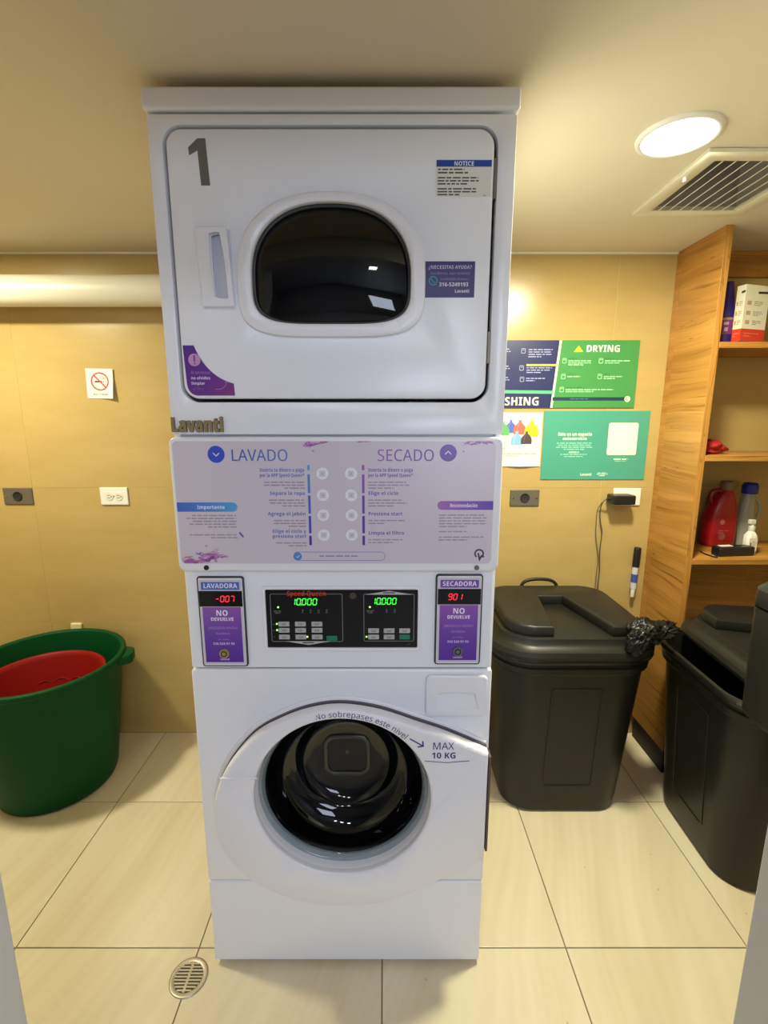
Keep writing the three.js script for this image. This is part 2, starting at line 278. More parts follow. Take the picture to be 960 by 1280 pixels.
  { // purple reminder sticker with a swept corner
    const s = new THREE.Shape(); s.moveTo(-0.307, 1.547); s.lineTo(-0.285, 1.547); s.quadraticCurveTo(-0.262, 1.486, -0.2085, 1.473); s.lineTo(-0.2075, 1.449); s.lineTo(-0.283, 1.449); s.quadraticCurveTo(-0.303, 1.451, -0.304, 1.474);
    const g = new THREE.ShapeGeometry(s, 16), p = g.attributes.position, uv = g.attributes.uv; for (let i = 0; i < p.count; i++) uv.setXY(i, (p.getX(i) + 0.308) / 0.102, (p.getY(i) - 1.448) / 0.1);
    obj('reminder_sticker', g, printed(canvasTex(816, 800, (c, w, h) => {
      const gr = c.createLinearGradient(0, 0, w, h); gr.addColorStop(0, '#4d2287'); gr.addColorStop(0.6, '#652a8c'); gr.addColorStop(1, '#83377f'); c.fillStyle = gr; c.fillRect(0, 0, w, h);
      c.fillStyle = '#c38fc4'; c.beginPath(); c.arc(180, 232, 98, 0, 7); c.fill(); c.fillStyle = '#7c3a86'; c.fillRect(168, 160, 26, 100); c.fillRect(168, 276, 26, 26);
      c.fillStyle = '#a884bd'; c.font = '64px sans-serif'; c.fillText('Al terminar', 105, 450, 340); c.fillStyle = '#e0d0ea'; c.font = 'bold 64px sans-serif'; c.fillText('no olvides', 105, 536, 340); c.fillText('limpiar', 105, 620, 250); c.fillStyle = '#8f66ab'; c.font = '56px sans-serif'; c.fillText('el filtro', 125, 704, 260);
      c.strokeStyle = '#a970b0'; c.lineWidth = 12; c.beginPath(); c.moveTo(490, 690); c.quadraticCurveTo(660, 710, 680, 560); c.moveTo(650, 590); c.lineTo(682, 550); c.lineTo(710, 592); c.stroke();
    })), dd, [0, 0, 0.0037]).userData.label = 'purple reminder sticker with a swept corner';
  }
  // wooden brand letters on the lower rail
  const font = await new FontLoader().loadAsync('fonts/droid/droid_sans_bold.typeface.json');
  {
    const tg = new TextGeometry('Lavanti', { font, size: 0.028, depth: 0.006, curveSegments: 4, bevelEnabled: true, bevelSize: 0.0012, bevelThickness: 0.0008, bevelSegments: 1 }); tg.computeBoundingBox();
    const b = tg.boundingBox; tg.translate(-b.min.x, -b.min.y, 0); tg.scale(0.107 / (b.max.x - b.min.x), 1, 1); tg.translate(-0.342, 1.375, 0.0008);
    obj('brand_letters', tg, mat(0.23, 0.18, 0.075, 0.5), mac).userData.label = 'brown raised letters';
  }
  // instruction cover between dryer and washer
  const cov = obj('instruction_cover', ext(rr(-0.349, 1.076, 0.345, 1.366, 0.016), -0.030, 0.012, 0.006, 3), M.plastic, mac);
  const SX = -0.341, SY = 1.357, SW = 0.669, SH = 0.262, PX = 2048 / SW;
  const sheetTex = canvasTex(2048, Math.round(SH * PX), (c, w, h) => {
    const x = (m) => (m - SX) * PX, y = (m) => (SY - m) * PX;
    c.fillStyle = '#cdc3d0'; c.fillRect(0, 0, w, h);
    // paint splashes
    const splash = (cx, cy, sx, sy, ang, seed) => { const R = rng(seed); c.save(); c.translate(cx, cy); c.rotate(ang); for (let i = 0; i < 46; i++) { c.fillStyle = ['#8d3f9c', '#a2549f', '#6b2c8e', '#c79ac4', '#b0698c'][Math.floor(R() * 5)]; c.globalAlpha = 0.4 + R() * 0.5; c.beginPath(); c.ellipse((R() - 0.5) * sx, (R() - 0.5) * sy * (1 - R() * 0.6), sx * (0.03 + R() * 0.12), sy * (0.05 + R() * 0.12), (R() - 0.5) * 0.8, 0, 7); c.fill(); } c.restore(); c.globalAlpha = 1; };
    splash(x(-0.303), y(1.104), 240, 84, -0.22, 4); splash(x(-0.275), y(1.114), 190, 22, 0.12, 14); splash(x(-0.045), y(1.353), 150, 34, -0.2, 7); splash(x(0.056), y(1.357), 80, 16, 0, 8); splash(x(0.292), y(1.355), 190, 30, -0.06, 9);
    for (const [a, b] of [[-0.285, 1.134], [-0.05, 1.337], [0.262, 1.336]]) { c.fillStyle = '#a08aa6'; c.beginPath(); c.ellipse(x(a), y(b), 8, 6, 0.5, 0, 7); c.fill(); }
    // headings
    const disc = (cx, cy, col, up) => { c.fillStyle = col; c.beginPath(); c.arc(x(cx), y(cy), 54, 0, 7); c.fill(); c.strokeStyle = '#cfd4f2'; c.lineWidth = 7; c.beginPath(); const d = up ? -1 : 1; c.moveTo(x(cx) - 20, y(cy) - 9 * d); c.lineTo(x(cx), y(cy) + 10 * d); c.lineTo(x(cx) + 20, y(cy) - 9 * d); c.stroke(); };
    disc(-0.251, 1.330, '#3650c4', false); disc(0.230, 1.333, '#5b2fa3', true);
    c.font = '100px sans-serif'; c.textBaseline = 'alphabetic'; let g = c.createLinearGradient(x(-0.22), 0, x(-0.08), 0); g.addColorStop(0, '#3a4cb4'); g.addColorStop(1, '#4f86cc'); c.fillStyle = g; c.fillText('LAVADO', x(-0.222), y(1.3165), 0.142 * PX);
    g = c.createLinearGradient(x(0.082), 0, x(0.205), 0); g.addColorStop(0, '#9a62b4'); g.addColorStop(1, '#5a3aa0'); c.fillStyle = g; c.fillText('SECADO', x(0.082), y(1.3165), 0.123 * PX);
    // step bars
    const bar = (cx, cols) => { const ys = [1.308, 1.292, 1.247, 1.203, 1.160, 1.134]; for (let i = 0; i < 5; i++) { c.fillStyle = cols[i]; c.fillRect(x(cx) - 8, y(ys[i]) + (i ? 10 : 0), 16, (ys[i] - ys[i + 1]) * PX - 16); } };
    bar(-0.0605, ['#5e9ad8', '#5580d0', '#4a66c0', '#4150b0', '#3f3398']); bar(0.0535, ['#a05ab0', '#8b50b4', '#6c43ac', '#5a3ba6', '#4a34a0']);
    const steps = (px, al, list, col, seed) => { c.textAlign = al; list.forEach(([yy, lines, rows, width], i) => { c.fillStyle = col; c.font = 'bold 33px sans-serif'; lines.forEach((t, k) => c.fillText(t, x(px), y(yy) + k * 34, 0.094 * PX)); greek(c, x(px), y(yy) + lines.length * 34 - 4, width * PX, rows, 19, 8, '#9c8fa2', al, seed + i * 5); }); c.textAlign = 'left'; };
    steps(-0.069, 'right', [[1.294, ['Inserta tu dinero o paga', 'por la APP Speed Queen*'], 3, 0.088], [1.245, ['Separa la ropa'], 3, 0.082], [1.201, ['Agrega el jabón'], 3, 0.070], [1.163, ['Elige el ciclo y', 'presiona start'], 2, 0.076]], '#5566b8', 20);
    steps(0.0635, 'left', [[1.294, ['Inserta tu dinero o paga', 'por la APP Speed Queen*'], 3, 0.088], [1.245, ['Elige el ciclo'], 3, 0.084], [1.201, ['Presiona start'], 2, 0.080], [1.159, ['Limpia el filtro'], 2, 0.082]], '#6a48a8', 60);
    // tabs
    const tab = (x0, x1, y0, y1, c0, c1, left, text) => { const q = c.createLinearGradient(x(x0), 0, x(x1), 0); q.addColorStop(0, c0); q.addColorStop(1, c1); c.fillStyle = q; const hh = (y0 - y1) * PX; c.beginPath(); c.roundRect(x(x0), y(y0), (x1 - x0) * PX, hh, left ? [0, hh / 2, hh / 2, 0] : [hh / 2, 0, 0, hh / 2]); c.fill(); c.fillStyle = '#e3dcf0'; c.font = 'bold 34px sans-serif'; c.textAlign = 'center'; c.fillText(text, x((x0 + x1) / 2) + (left ? 24 : -10), y((y0 + y1) / 2) + 12, 180); c.textAlign = 'left'; };
    tab(-0.341, -0.213, 1.229, 1.209, '#4166c4', '#55a4da', true, 'Importante'); tab(0.210, 0.328, 1.232, 1.213, '#a263b8', '#5a32a4', false, 'Recomendación');
    greek(c, x(-0.217), y(1.202), 0.108 * PX, 5, 19, 8, '#9c8fa2', 'right', 90); greek(c, x(-0.217), y(1.160), 0.106 * PX, 2, 19, 8, '#9c8fa2', 'right', 91);
    greek(c, x(0.214), y(1.203), 0.104 * PX, 5, 19, 8, '#9c8fa2', 'left', 92); greek(c, x(0.214), y(1.167), 0.104 * PX, 1, 19, 8, '#9c8fa2', 'left', 95); greek(c, x(0.214), y(1.155), 0.108 * PX, 2, 19, 8, '#9c8fa2', 'left', 94);
    c.strokeStyle = '#6a5a9c'; c.lineWidth = 12; c.lineCap = 'round'; c.beginPath(); c.moveTo(x(-0.211), y(1.163)); c.lineTo(x(-0.205), y(1.155)); c.stroke(); c.lineCap = 'butt';
    // pill at the foot
    c.strokeStyle = '#7a82c4'; c.lineWidth = 4; c.beginPath(); c.roundRect(x(-0.098), y(1.1205), 0.197 * PX, 0.0185 * PX, 28); c.stroke(); c.fillStyle = '#4f86cc'; c.beginPath(); c.arc(x(-0.089), y(1.111), 27, 0, 7); c.fill(); c.strokeStyle = '#d5e2f2'; c.beginPath(); c.moveTo(x(-0.089) - 10, y(1.111)); c.lineTo(x(-0.089) - 2, y(1.111) + 9); c.lineTo(x(-0.089) + 12, y(1.111) - 8); c.stroke(); greek(c, x(0), y(1.113), 0.15 * PX, 1, 20, 9, '#8a86ba', 'center', 97);
    // round mark bottom right
    c.strokeStyle = '#33283a'; c.lineWidth = 10; c.beginPath(); c.arc(x(0.302), y(1.117), 27, 2.2, 2.2 + 5.2); c.stroke(); c.beginPath(); c.moveTo(x(0.302) - 6, y(1.117) - 4); c.lineTo(x(0.302) + 4, y(1.117) + 40); c.lineTo(x(0.302) + 16, y(1.117) + 16); c.lineTo(x(0.302) + 34, y(1.117) + 22); c.stroke();
  });
  {
    const s = rr(SX, SY - SH, SX + SW, SY, 0.010), g = new THREE.ShapeGeometry(s, 8), p = g.attributes.position, uv = g.attributes.uv; for (let i = 0; i < p.count; i++) uv.setXY(i, (p.getX(i) - SX) / SW, (p.getY(i) - SY + SH) / SH);
    obj('instruction_sheet', g, printed(sheetTex, 0.3), cov, [0, 0, 0.0126]).userData.label = 'lilac instruction sheet with two columns of steps';
  }
  const icon = new THREE.CylinderGeometry(0.0125, 0.0132, 0.0022, 28); icon.rotateX(Math.PI / 2);
  const iconTop = printed(canvasTex(128, 128, (c) => { c.fillStyle = '#cfc8d2'; c.fillRect(0, 0, 128, 128); c.strokeStyle = '#a79fb2'; c.lineWidth = 6; c.strokeRect(46, 42, 36, 44); c.fillStyle = '#b4acbe'; c.fillRect(52, 50, 24, 8); c.beginPath(); c.arc(64, 72, 10, 0, 7); c.stroke(); }), 0.35);
  for (const ix of [-0.0315, 0.0280]) for (const iy of [1.290, 1.2445, 1.2015, 1.1585]) { obj('icon_disc', icon, M.plastic, cov, [ix, iy, 0.0136]); decal('icon_print', 0.0125, 0.0125, ix, iy, 0.0149, iconTop, cov); }
  for (const [sx, m] of [[-0.288, M.dark], [0.298, M.socket]]) { const g = new THREE.CylinderGeometry(0.0055, 0.0055, 0.003, 16); g.rotateX(Math.PI / 2); obj('screw', g, m, cov, [sx, 1.0855, 0.0125]); }
  // control fascia
  const cp = obj('control_fascia', box(-0.343, 0.842, -0.030, 0.339, 1.078, 0, 0.005, 3), M.enamel, mac);
  const cf = rr(-0.174, 0.886, 0.180, 1.040, 0.008); cf.holes.push(rr(-0.166, 0.894, 0.172, 1.032, 0.003, new THREE.Path())); obj('display_frame', ext(cf, -0.001, 0.005, 0.002, 2), M.plastic, cp);
  const CX = -0.166, CY = 1.032, CW = 0.338, CH = 0.138, CP = 2048 / CW;
  const panelTex = canvasTex(2048, Math.round(CH * CP), (c, w, h) => {
    const x = (m) => (m - CX) * CP, y = (m) => (CY - m) * CP;
    c.fillStyle = '#0b0b0d'; c.fillRect(0, 0, w, h); c.strokeStyle = '#77777b'; c.lineWidth = 9;
    c.beginPath(); c.roundRect(x(-0.156), y(1.021), 0.160 * CP, 0.113 * CP, 20); c.stroke(); c.beginPath(); c.roundRect(x(0.052), y(1.021), 0.112 * CP, 0.112 * CP, 20); c.stroke();
    c.fillStyle = '#b9b8b8'; c.beginPath(); c.moveTo(x(-0.126), y(0.9085)); c.lineTo(x(-0.022), y(0.9085)); c.lineTo(x(-0.074), y(0.8995)); c.fill(); c.beginPath(); c.moveTo(x(0.054), y(1.0195)); c.lineTo(x(0.162), y(1.0195)); c.lineTo(x(0.108), y(1.0285)); c.fill();
    c.fillStyle = '#333'; c.fillRect(x(-0.087), y(0.9065), 0.026 * CP, 16); c.fillRect(x(0.095), y(1.025), 0.026 * CP, 14);
    c.fillStyle = '#c8371d'; c.font = 'bold 92px sans-serif'; c.textAlign = 'center'; c.fillText('Speed Queen', x(-0.075), y(1.0165), 0.088 * CP); c.textAlign = 'left';
    const small = (mx, my, l) => { c.fillStyle = '#5c5c5c'; c.beginPath(); c.moveTo(x(mx) - 16, y(my) + 10); c.lineTo(x(mx), y(my) - 26); c.lineTo(x(mx) + 16, y(my) + 10); c.fill(); greek(c, x(mx), y(my) + 24, l, 1, 14, 9, '#6c6c6c', 'center', Math.round(mx * 999) + 400); };
    for (const mx of [-0.0845, -0.067, -0.049, -0.031]) small(mx, 0.982, 56); for (const mx of [0.103, 0.121]) small(mx, 0.983, 60);
    greek(c, x(-0.141), y(0.982), 100, 3, 18, 9, '#6c6c6c', 'center', 41); greek(c, x(0.0665), y(0.983), 100, 3, 18, 9, '#6c6c6c', 'center', 42);
    for (const my of [0.950, 0.935, 0.920]) greek(c, x(-0.153), y(my), 40, 1, 18, 9, '#555', 'left', Math.round(my * 1000));
    greek(c, x(0.150), y(0.902), 70, 1, 18, 8, '#555', 'left', 55);
  });
  decal('display_panel', CW, CH, CX + CW / 2, CY - CH / 2, 0.0008, printed(panelTex, 0.16), cp).userData.label = 'glossy black control panel';
  const ledTex = (text) => canvasTex(512, 160, (c, w, h) => { c.fillStyle = '#000'; c.fillRect(0, 0, w, h); sevenSeg(c, text, 22, 28, 54, 102, '#fff', 0.12); });
  const ledMat = (t, r, g, b, k) => { const m = new THREE.MeshStandardMaterial({ color: 0x050505, emissiveMap: t, emissiveIntensity: k, roughness: 0.2 }); m.emissive.setRGB(r, g, b); return m; };
  const greenLed = ledMat(ledTex('10000'), 0.05, 1.0, 0.06, 2.2);
  const greenDig = canvasTex(512, 160, (c, w, h) => { c.fillStyle = '#000'; c.fillRect(0, 0, w, h); sevenSeg(c, '10.000', 10, 24, 62, 112, '#fff', 0.12); });
  greenLed.emissiveMap = greenDig;
  decal('led_display', 0.066, 0.0206, -0.078, 1.003, 0.0016, greenLed, cp).userData.label = 'green lit digits';
  decal('led_display', 0.064, 0.0206, 0.0995, 1.0045, 0.0016, greenLed, cp).userData.label = 'green lit digits';
  const ledDot = new THREE.SphereGeometry(0.0021, 10, 8), dotMat = ledMat(null, 0.35, 1.0, 0.15, 2.5);
  for (const [a, b] of [[-0.139, 0.990], [-0.1435, 0.9505], [-0.1435, 0.9355], [-0.076, 0.9195], [0.0655, 0.9905], [0.0575, 0.9195]]) obj('indicator', ledDot, dotMat, cp, [a, b, 0.001]);
  const btn = new RoundedBoxGeometry(0.0245, 0.0115, 0.003, 2, 0.0014), btnMat = mat(0.42, 0.42, 0.43, 0.45), startMat = mat(0.01, 0.19, 0.11, 0.4);
  const btnPrint = printed(canvasTex(192, 80, (c) => { c.fillStyle = '#aeaeb0'; c.fillRect(0, 0, 192, 80); greek(c, 96, 22, 120, 2, 24, 13, '#4a4a4c', 'center', 12); }), 0.45);
  const key = (a, b) => { const k = obj('button', btn, btnMat, cp, [a, b, 0.0018]); decal('button_print', 0.020, 0.008, 0, 0, 0.0016, btnPrint, k); };
  for (const b of [0.9505, 0.9355, 0.9195]) for (const a of [-0.1275, -0.0905, -0.0535]) key(a, b);
  for (const b of [0.9345, 0.9195]) for (const a of [0.0735, 0.1085]) key(a, b); key(0.1435, 0.9345);
  obj('button', btn, startMat, cp, [-0.0205, 0.9165, 0.0018]); obj('button', btn, startMat, cp, [0.1435, 0.9195, 0.0018]);
  { const g = new THREE.CylinderGeometry(0.0075, 0.0075, 0.003, 20); g.rotateX(Math.PI / 2); obj('key_lock', g, mat(0.10, 0.07, 0.05, 0.4, { metalness: 0.6 }), cp, [0.028, 1.0175, 0.0015]); }
  // coin plates
  const coin = (cx, cy, name, head, digits, dx, wood) => {
    const p = obj('price_plate', ext(rr(cx - 0.052, cy - 0.107, cx + 0.052, cy + 0.107, 0.007), -0.001, 0.006, 0.002, 2), M.gasket, mac);
    obj('plate_face', ext(rr(cx - 0.0485, cy - 0.1035, cx + 0.0485, cy + 0.1035, 0.004), 0.0, 0.0072, 0.001, 1), M.plastic, p);
    const t = canvasTex(440, 940, (c, w, h) => {
      c.fillStyle = '#c9c4d2'; c.fillRect(0, 0, w, h); c.fillStyle = head; c.fillRect(24, 26, 392, 84); c.fillStyle = '#e9e4f2'; c.font = 'bold 70px sans-serif'; c.textAlign = 'center'; c.fillText(name, w / 2, 92, 350);
      const g = c.createLinearGradient(0, 300, 0, 910); g.addColorStop(0, '#8c55ab'); g.addColorStop(0.5, '#6a41a6'); g.addColorStop(1, '#55299a'); c.fillStyle = g; c.fillRect(22, 298, 396, 616);
      c.fillStyle = '#f0e8f6'; c.font = 'bold 84px sans-serif'; c.fillText('NO', w / 2, 392); c.font = 'bold 52px sans-serif'; c.fillText('DEVUELVE', w / 2, 448, 240);
      c.fillStyle = '#b896cf'; c.font = '34px sans-serif'; c.fillText('¿NECESITAS AYUDA?', w / 2, 540, 310); c.font = '30px sans-serif'; c.fillText('Escríbenos', w / 2, 600, 190); greek(c, w / 2, 650, 250, 1, 20, 12, '#8a62b8', 'center', 7); c.fillStyle = '#d9c8e8'; c.font = 'bold 36px sans-serif'; c.fillText('316 524 91 93', w / 2, 716, 240); c.font = 'bold 28px sans-serif'; c.fillText('Lavanti', w / 2, 890, 100);
    });
    decal('plate_print', 0.0945, 0.2015, cx, cy, 0.0076, printed(t, 0.35), p);
    const red = canvasTex(360, 144, (c, w, h) => { c.fillStyle = '#000'; c.fillRect(0, 0, w, h); sevenSeg(c, digits, dx, 44, 30, 56, '#fff', 0.15); });
    obj('led_window', box(cx - 0.0475, cy + 0.0385, 0.0072, cx + 0.0475, cy + 0.0745, 0.0085), mat(0.012, 0.004, 0.004, 0.15), p);
    decal('led_display', 0.088, 0.034, cx, cy + 0.0565, 0.0088, ledMat(red, 1.0, 0.02, 0.03, 2.4), p).userData.label = 'red lit digits';
    const b = new THREE.CylinderGeometry(0.0105, 0.0115, 0.005, 24); b.rotateX(Math.PI / 2); const bt = obj('coin_badge', b, wood, p, [cx, cy - 0.073, 0.0098]);
    const r = new THREE.TorusGeometry(0.0060, 0.0013, 8, 24); obj('badge_ring', r, M.dark, bt, [0, 0, 0.0026]);
  };
  coin(-0.263, 0.956, 'LAVADORA', '#4667b4', '-007', 130, mat(0.36, 0.26, 0.08, 0.45)); coin(0.263, 0.961, 'SECADORA', '#7141a4', '901', 80, mat(0.14, 0.13, 0.15, 0.4));
  // washer front
  const HC = [0, 0.535], HR = 0.205;
  const wf = rr(-X, 0.262, X, 0.838, 0.006); wf.holes.push(new THREE.Path().absarc(HC[0], HC[1], HR + 0.012, 0, Math.PI * 2));
  obj('washer_front', ext(wf, -0.030, 0, 0.004, 3, 48), M.enamel, mac);
  obj('kick_panel', box(-X, 0.014, -0.030, X, 0.2595, 0.001, 0.005, 3), M.enamel, mac);
  // soap drawer
  const dis = obj('soap_drawer', (() => { const s = rr(0.193, 0.724, 0.335, 0.828, 0.014), h = new THREE.Path(); h.moveTo(0.216, 0.741); h.lineTo(0.314, 0.744); h.lineTo(0.305, 0.780); h.quadraticCurveTo(0.262, 0.786, 0.220, 0.780); s.holes.push(h); return ext(s, -0.002, 0.009, 0.004, 3); })(), M.plastic, mac);
  obj('drawer_grip', (() => { const g = box(0.210, 0.737, 0, 0.318, 0.786, 0.002); g.translate(0, -0.737, 0); g.rotateX(-0.13); g.translate(0, 0.737, 0.006); return g; })(), M.plastic, dis);
  // washer door: outline swept to the hinge edge on the right
  const outline = (k) => { const q = [[0.336, 0.652], [0.245, 0.694], [0.172, 0.721], [0.085, 0.752], [0, 0.765], [-0.07, 0.756], [-0.132, 0.733], [-0.198, 0.694], [-0.252, 0.632], [-0.286, 0.570], [-0.302, 0.500], [-0.296, 0.42], [-0.260, 0.346], [-0.190, 0.283], [-0.093, 0.243], [0, 0.235], [0.101, 0.248], [0.215, 0.300], [0.336, 0.368]].map(([x, y]) => new THREE.Vector2(Math.min(x * k, 0.3385), 0.5 + (y - 0.5) * k)); const s = new THREE.Shape(); s.moveTo(q[0].x, q[0].y); s.splineThru(q.slice(1)); s.lineTo(q[0].x, q[0].y); return s; };
  { const ds = outline(1.035); ds.holes.push(new THREE.Path().absarc(HC[0], HC[1], HR + 0.008, 0, Math.PI * 2)); obj('door_surround', ext(ds, -0.004, 0.006, 0.004, 3, 24), M.plastic, mac); }
  { const sm = outline(1.003); sm.holes.push(new THREE.Path().absarc(HC[0], HC[1], HR + 0.008, 0, Math.PI * 2)); obj('door_gap_shade', ext(sm, 0.004, 0.012, 0, 1, 24), mat(0.10, 0.09, 0.12, 0.6), mac); }  // dark sheet behind the door, its colour stands in for the gap shadow
  const wds = outline(1); wds.holes.push(new THREE.Path().absarc(HC[0], HC[1], HR, 0, Math.PI * 2));
  const wd = obj('washer_door', ext(wds, 0.0125, 0.044, 0.008, 4, 36), M.plastic, mac);
  obj('door_bore', (() => { const g = lathe([[HR + 0.006, 0.034], [HR - 0.001, 0.030], [HR - 0.003, 0.012], [HR - 0.004, -0.006]], 72); g.rotateX(Math.PI / 2); g.translate(HC[0], HC[1], 0); return g; })(), M.plastic, wd);
  // grip on the left: a raised lip over a shallow pocket
  obj('door_grip', (() => { const g = box(-0.276, -0.0025, 0, -0.190, 0.0025, 0.006, 0.0022, 2); g.rotateZ(0.02); g.translate(-0.004, 0.596, 0.041); return g; })(), M.plastic, wd);
  obj('hinge_strip', box(0.3385, 0.385, 0.004, 0.3440, 0.640, 0.036, 0.001, 1), mat(0.10, 0.06, 0.05, 0.6), wd);
  const spin = (pts, seg = 96) => { const g = lathe(pts, seg); g.rotateX(Math.PI / 2); g.translate(HC[0], HC[1], 0); return g; };
  obj('glass_ring', spin([[0.203, 0.012], [0.199, 0.015], [0.194, 0.011], [0.189, 0.000], [0.187, -0.012], [0.192, -0.016], [0.201, -0.006]]), M.ring, wd);
  obj('door_glass', spin([[0.190, 0.002], [0.184, -0.010], [0.177, -0.030], [0.168, -0.050], [0.155, -0.064], [0.140, -0.071], [0.130, -0.075], [0.125, -0.082], [0.118, -0.094], [0.106, -0.102], [0.090, -0.106], [0.060, -0.108], [0.0, -0.109]].reverse()), M.tint, wd).userData.label = 'dark stepped glass bowl';
  obj('bowl_boss', (() => { const s = rr(-0.062, -0.060, 0.062, 0.060, 0.030); s.holes.push(rr(-0.050, -0.048, 0.050, 0.048, 0.022, new THREE.Path())); const g = ext(s, -0.112, -0.102, 0.0045, 4, 10); g.translate(HC[0], HC[1], 0); return g; })(), mat(0.045, 0.042, 0.030, 0.25), wd);
  obj('gasket', spin([[0.218, -0.004], [0.210, -0.012], [0.204, -0.05], [0.196, -0.07], [0.190, -0.085], [0.205, -0.10], [0.215, -0.16]]), M.gasket, mac);
  obj('washer_drum', spin([[0.22, -0.16], [0.258, -0.175], [0.262, -0.50], [0.08, -0.53], [0.05, -0.50], [0, -0.50]], 64), M.drum, mac);
  // print on the door
  const DW = 0.36, DH = 0.20, DX = -0.055, DY = 0.600, DP = 2048 / DW;
  const doorPrint = canvasTex(2048, Math.round(DH * DP), (c, w, h) => {
    const x = (m) => (m - DX) * DP, y = (m) => (DY + DH - m) * DP; c.clearRect(0, 0, w, h); c.fillStyle = '#43277f'; c.strokeStyle = '#43277f';
    c.font = '108px sans-serif'; c.textAlign = 'center'; const text = 'No sobrepases este nivel', R0 = 0.2125 * DP, k = 1.02; let ang = -0.27;
    for (const ch of text) { const a = c.measureText(ch).width * k / R0; ang += a / 2; c.save(); c.translate(x(HC[0]), y(HC[1])); c.rotate(ang); c.scale(k, 1); c.fillText(ch, 0, -R0); c.restore(); ang += a / 2; }
    c.lineWidth = 17; c.beginPath(); c.moveTo(x(0.1550), y(0.6935)); c.lineTo(x(0.186), y(0.6745)); c.moveTo(x(0.1845), y(0.6875)); c.lineTo(x(0.186), y(0.6745)); c.lineTo(x(0.173), y(0.6725)); c.stroke();
    c.font = '140px sans-serif'; c.textAlign = 'left'; c.fillText('MAX', x(0.206), y(0.6660), 0.064 * DP); c.font = 'bold 118px sans-serif'; c.fillText('10 KG', x(0.205), y(0.6435), 0.066 * DP);
    c.lineWidth = 9; c.beginPath(); c.moveTo(x(0.190), y(0.6365)); c.lineTo(x(0.240), y(0.6325)); c.lineTo(x(0.292), y(0.6370)); c.stroke();
  });
  decal('door_lettering', DW, DH, DX + DW / 2, DY + DH / 2, 0.0446, printed(doorPrint, 0.4, { transparent: true, alphaTest: 0.5 }), wd).userData.label = 'purple curved lettering and load line';
}

// ---------------------------------------------------------------- left side
{ // pipe
  const p = thing('pipe', 'cream horizontal pipe running along the back wall below the ceiling', 'pipe', [0, 0, 0]);
  const g = new THREE.CylinderGeometry(0.054, 0.054, 1.82, 48); g.rotateZ(Math.PI / 2); obj('tube', g, M.pvc, p, [-1.19, 1.860, BACK + 0.100]);
  for (const x of [-2.0, -0.45]) obj('bracket', [box(x - 0.012, 1.848, BACK, x + 0.012, 1.872, BACK + 0.05)], M.pvc, p);
}
{ // no smoking notice
  const t = canvasTex(360, 392, (c, w, h) => {
    c.fillStyle = '#f3ece0'; c.fillRect(0, 0, w, h); c.fillStyle = '#3a332c'; c.fillRect(110, 160, 100, 22); c.fillRect(222, 160, 10, 22); c.strokeStyle = '#6a625a'; c.lineWidth = 7; c.beginPath(); c.moveTo(190, 92); c.bezierCurveTo(240, 84, 200, 130, 250, 128); c.stroke(); c.beginPath(); c.arc(215, 110, 26, 0.5, 3.2); c.stroke();
    c.strokeStyle = '#c93a30'; c.lineWidth = 20; c.beginPath(); c.arc(180, 168, 112, 0, 7); c.stroke(); c.beginPath(); c.moveTo(102, 88); c.lineTo(258, 248); c.stroke(); c.fillStyle = '#3c3630'; c.font = 'bold 40px sans-serif'; c.textAlign = 'center'; c.fillText('NO FUMAR', 180, 352, 230);
  });
  const g = new THREE.BoxGeometry(0.108, 0.114, 0.0015, 8, 8, 1), p = g.attributes.position; for (let i = 0; i < p.count; i++) { const a = Math.max(0, (p.getX(i) + 0.02) / 0.074), b = Math.max(0, (0.02 - p.getY(i)) / 0.077); p.setZ(i, p.getZ(i) + 0.012 * a * a * (0.35 + b)); } g.computeVertexNormals();
  tag(obj('no_smoking_sign', g, printed(t, 0.5), scene, [-1.024, 1.541, BACK + 0.0016], [0, 0, -0.02]), 'small white paper no-smoking sign with red ring on the beige wall', 'sign');
}
function outlet(x, y, label) {
  const o = thing('wall_outlet', label, 'outlet', [x, y, BACK]);
  obj('cover_plate', box(-0.057, -0.0365, 0, 0.057, 0.0365, 0.007, 0.004, 3), M.white, o);
  for (const s of [-1, 1]) { const g = new THREE.CylinderGeometry(0.0165, 0.0165, 0.003, 28); g.rotateX(Math.PI / 2); const r = obj('receptacle', g, mat(0.74, 0.73, 0.67, 0.4), o, [s * 0.0195, -0.001, 0.0075]); obj('slot', [box(-0.007, 0.004, 0.0012, 0.005, 0.0058, 0.0019), box(-0.007, -0.0058, 0.0012, 0.005, -0.004, 0.0019), box(0.008, -0.0022, 0.0012, 0.0115, 0.0022, 0.0019)], M.dark, r); }
  const s = new THREE.CylinderGeometry(0.0028, 0.0028, 0.002, 12); s.rotateX(Math.PI / 2); obj('screw', s, M.chrome, o, [0, 0, 0.0075]); return o;
}
outlet(-1.015, 1.0915, 'white double wall outlet below the no-smoking sign');
function socket(x, y, label) {
  const o = thing('power_socket', label, 'socket', [x, y, BACK]);
  obj('metal_plate', box(-0.060, -0.0345, 0, 0.060, 0.0345, 0.006, 0.004, 3), M.socket, o);
  const g = lathe([[0.019, 0], [0.019, 0.0035], [0.0165, 0.0035], [0.0155, 0.0008], [0, 0.0008]], 32); g.rotateX(Math.PI / 2); obj('receptacle', g, M.dark, o, [0, 0, 0.0055]);
  for (const q of [-0.048, 0.048]) { const s = new THREE.CylinderGeometry(0.0035, 0.0035, 0.002, 12); s.rotateX(Math.PI / 2); obj('screw', s, M.chrome, o, [q, 0, 0.0065]); } return o;
}
socket(-1.412, 1.0915, 'dark metal power socket plate on the wall above the green tub');
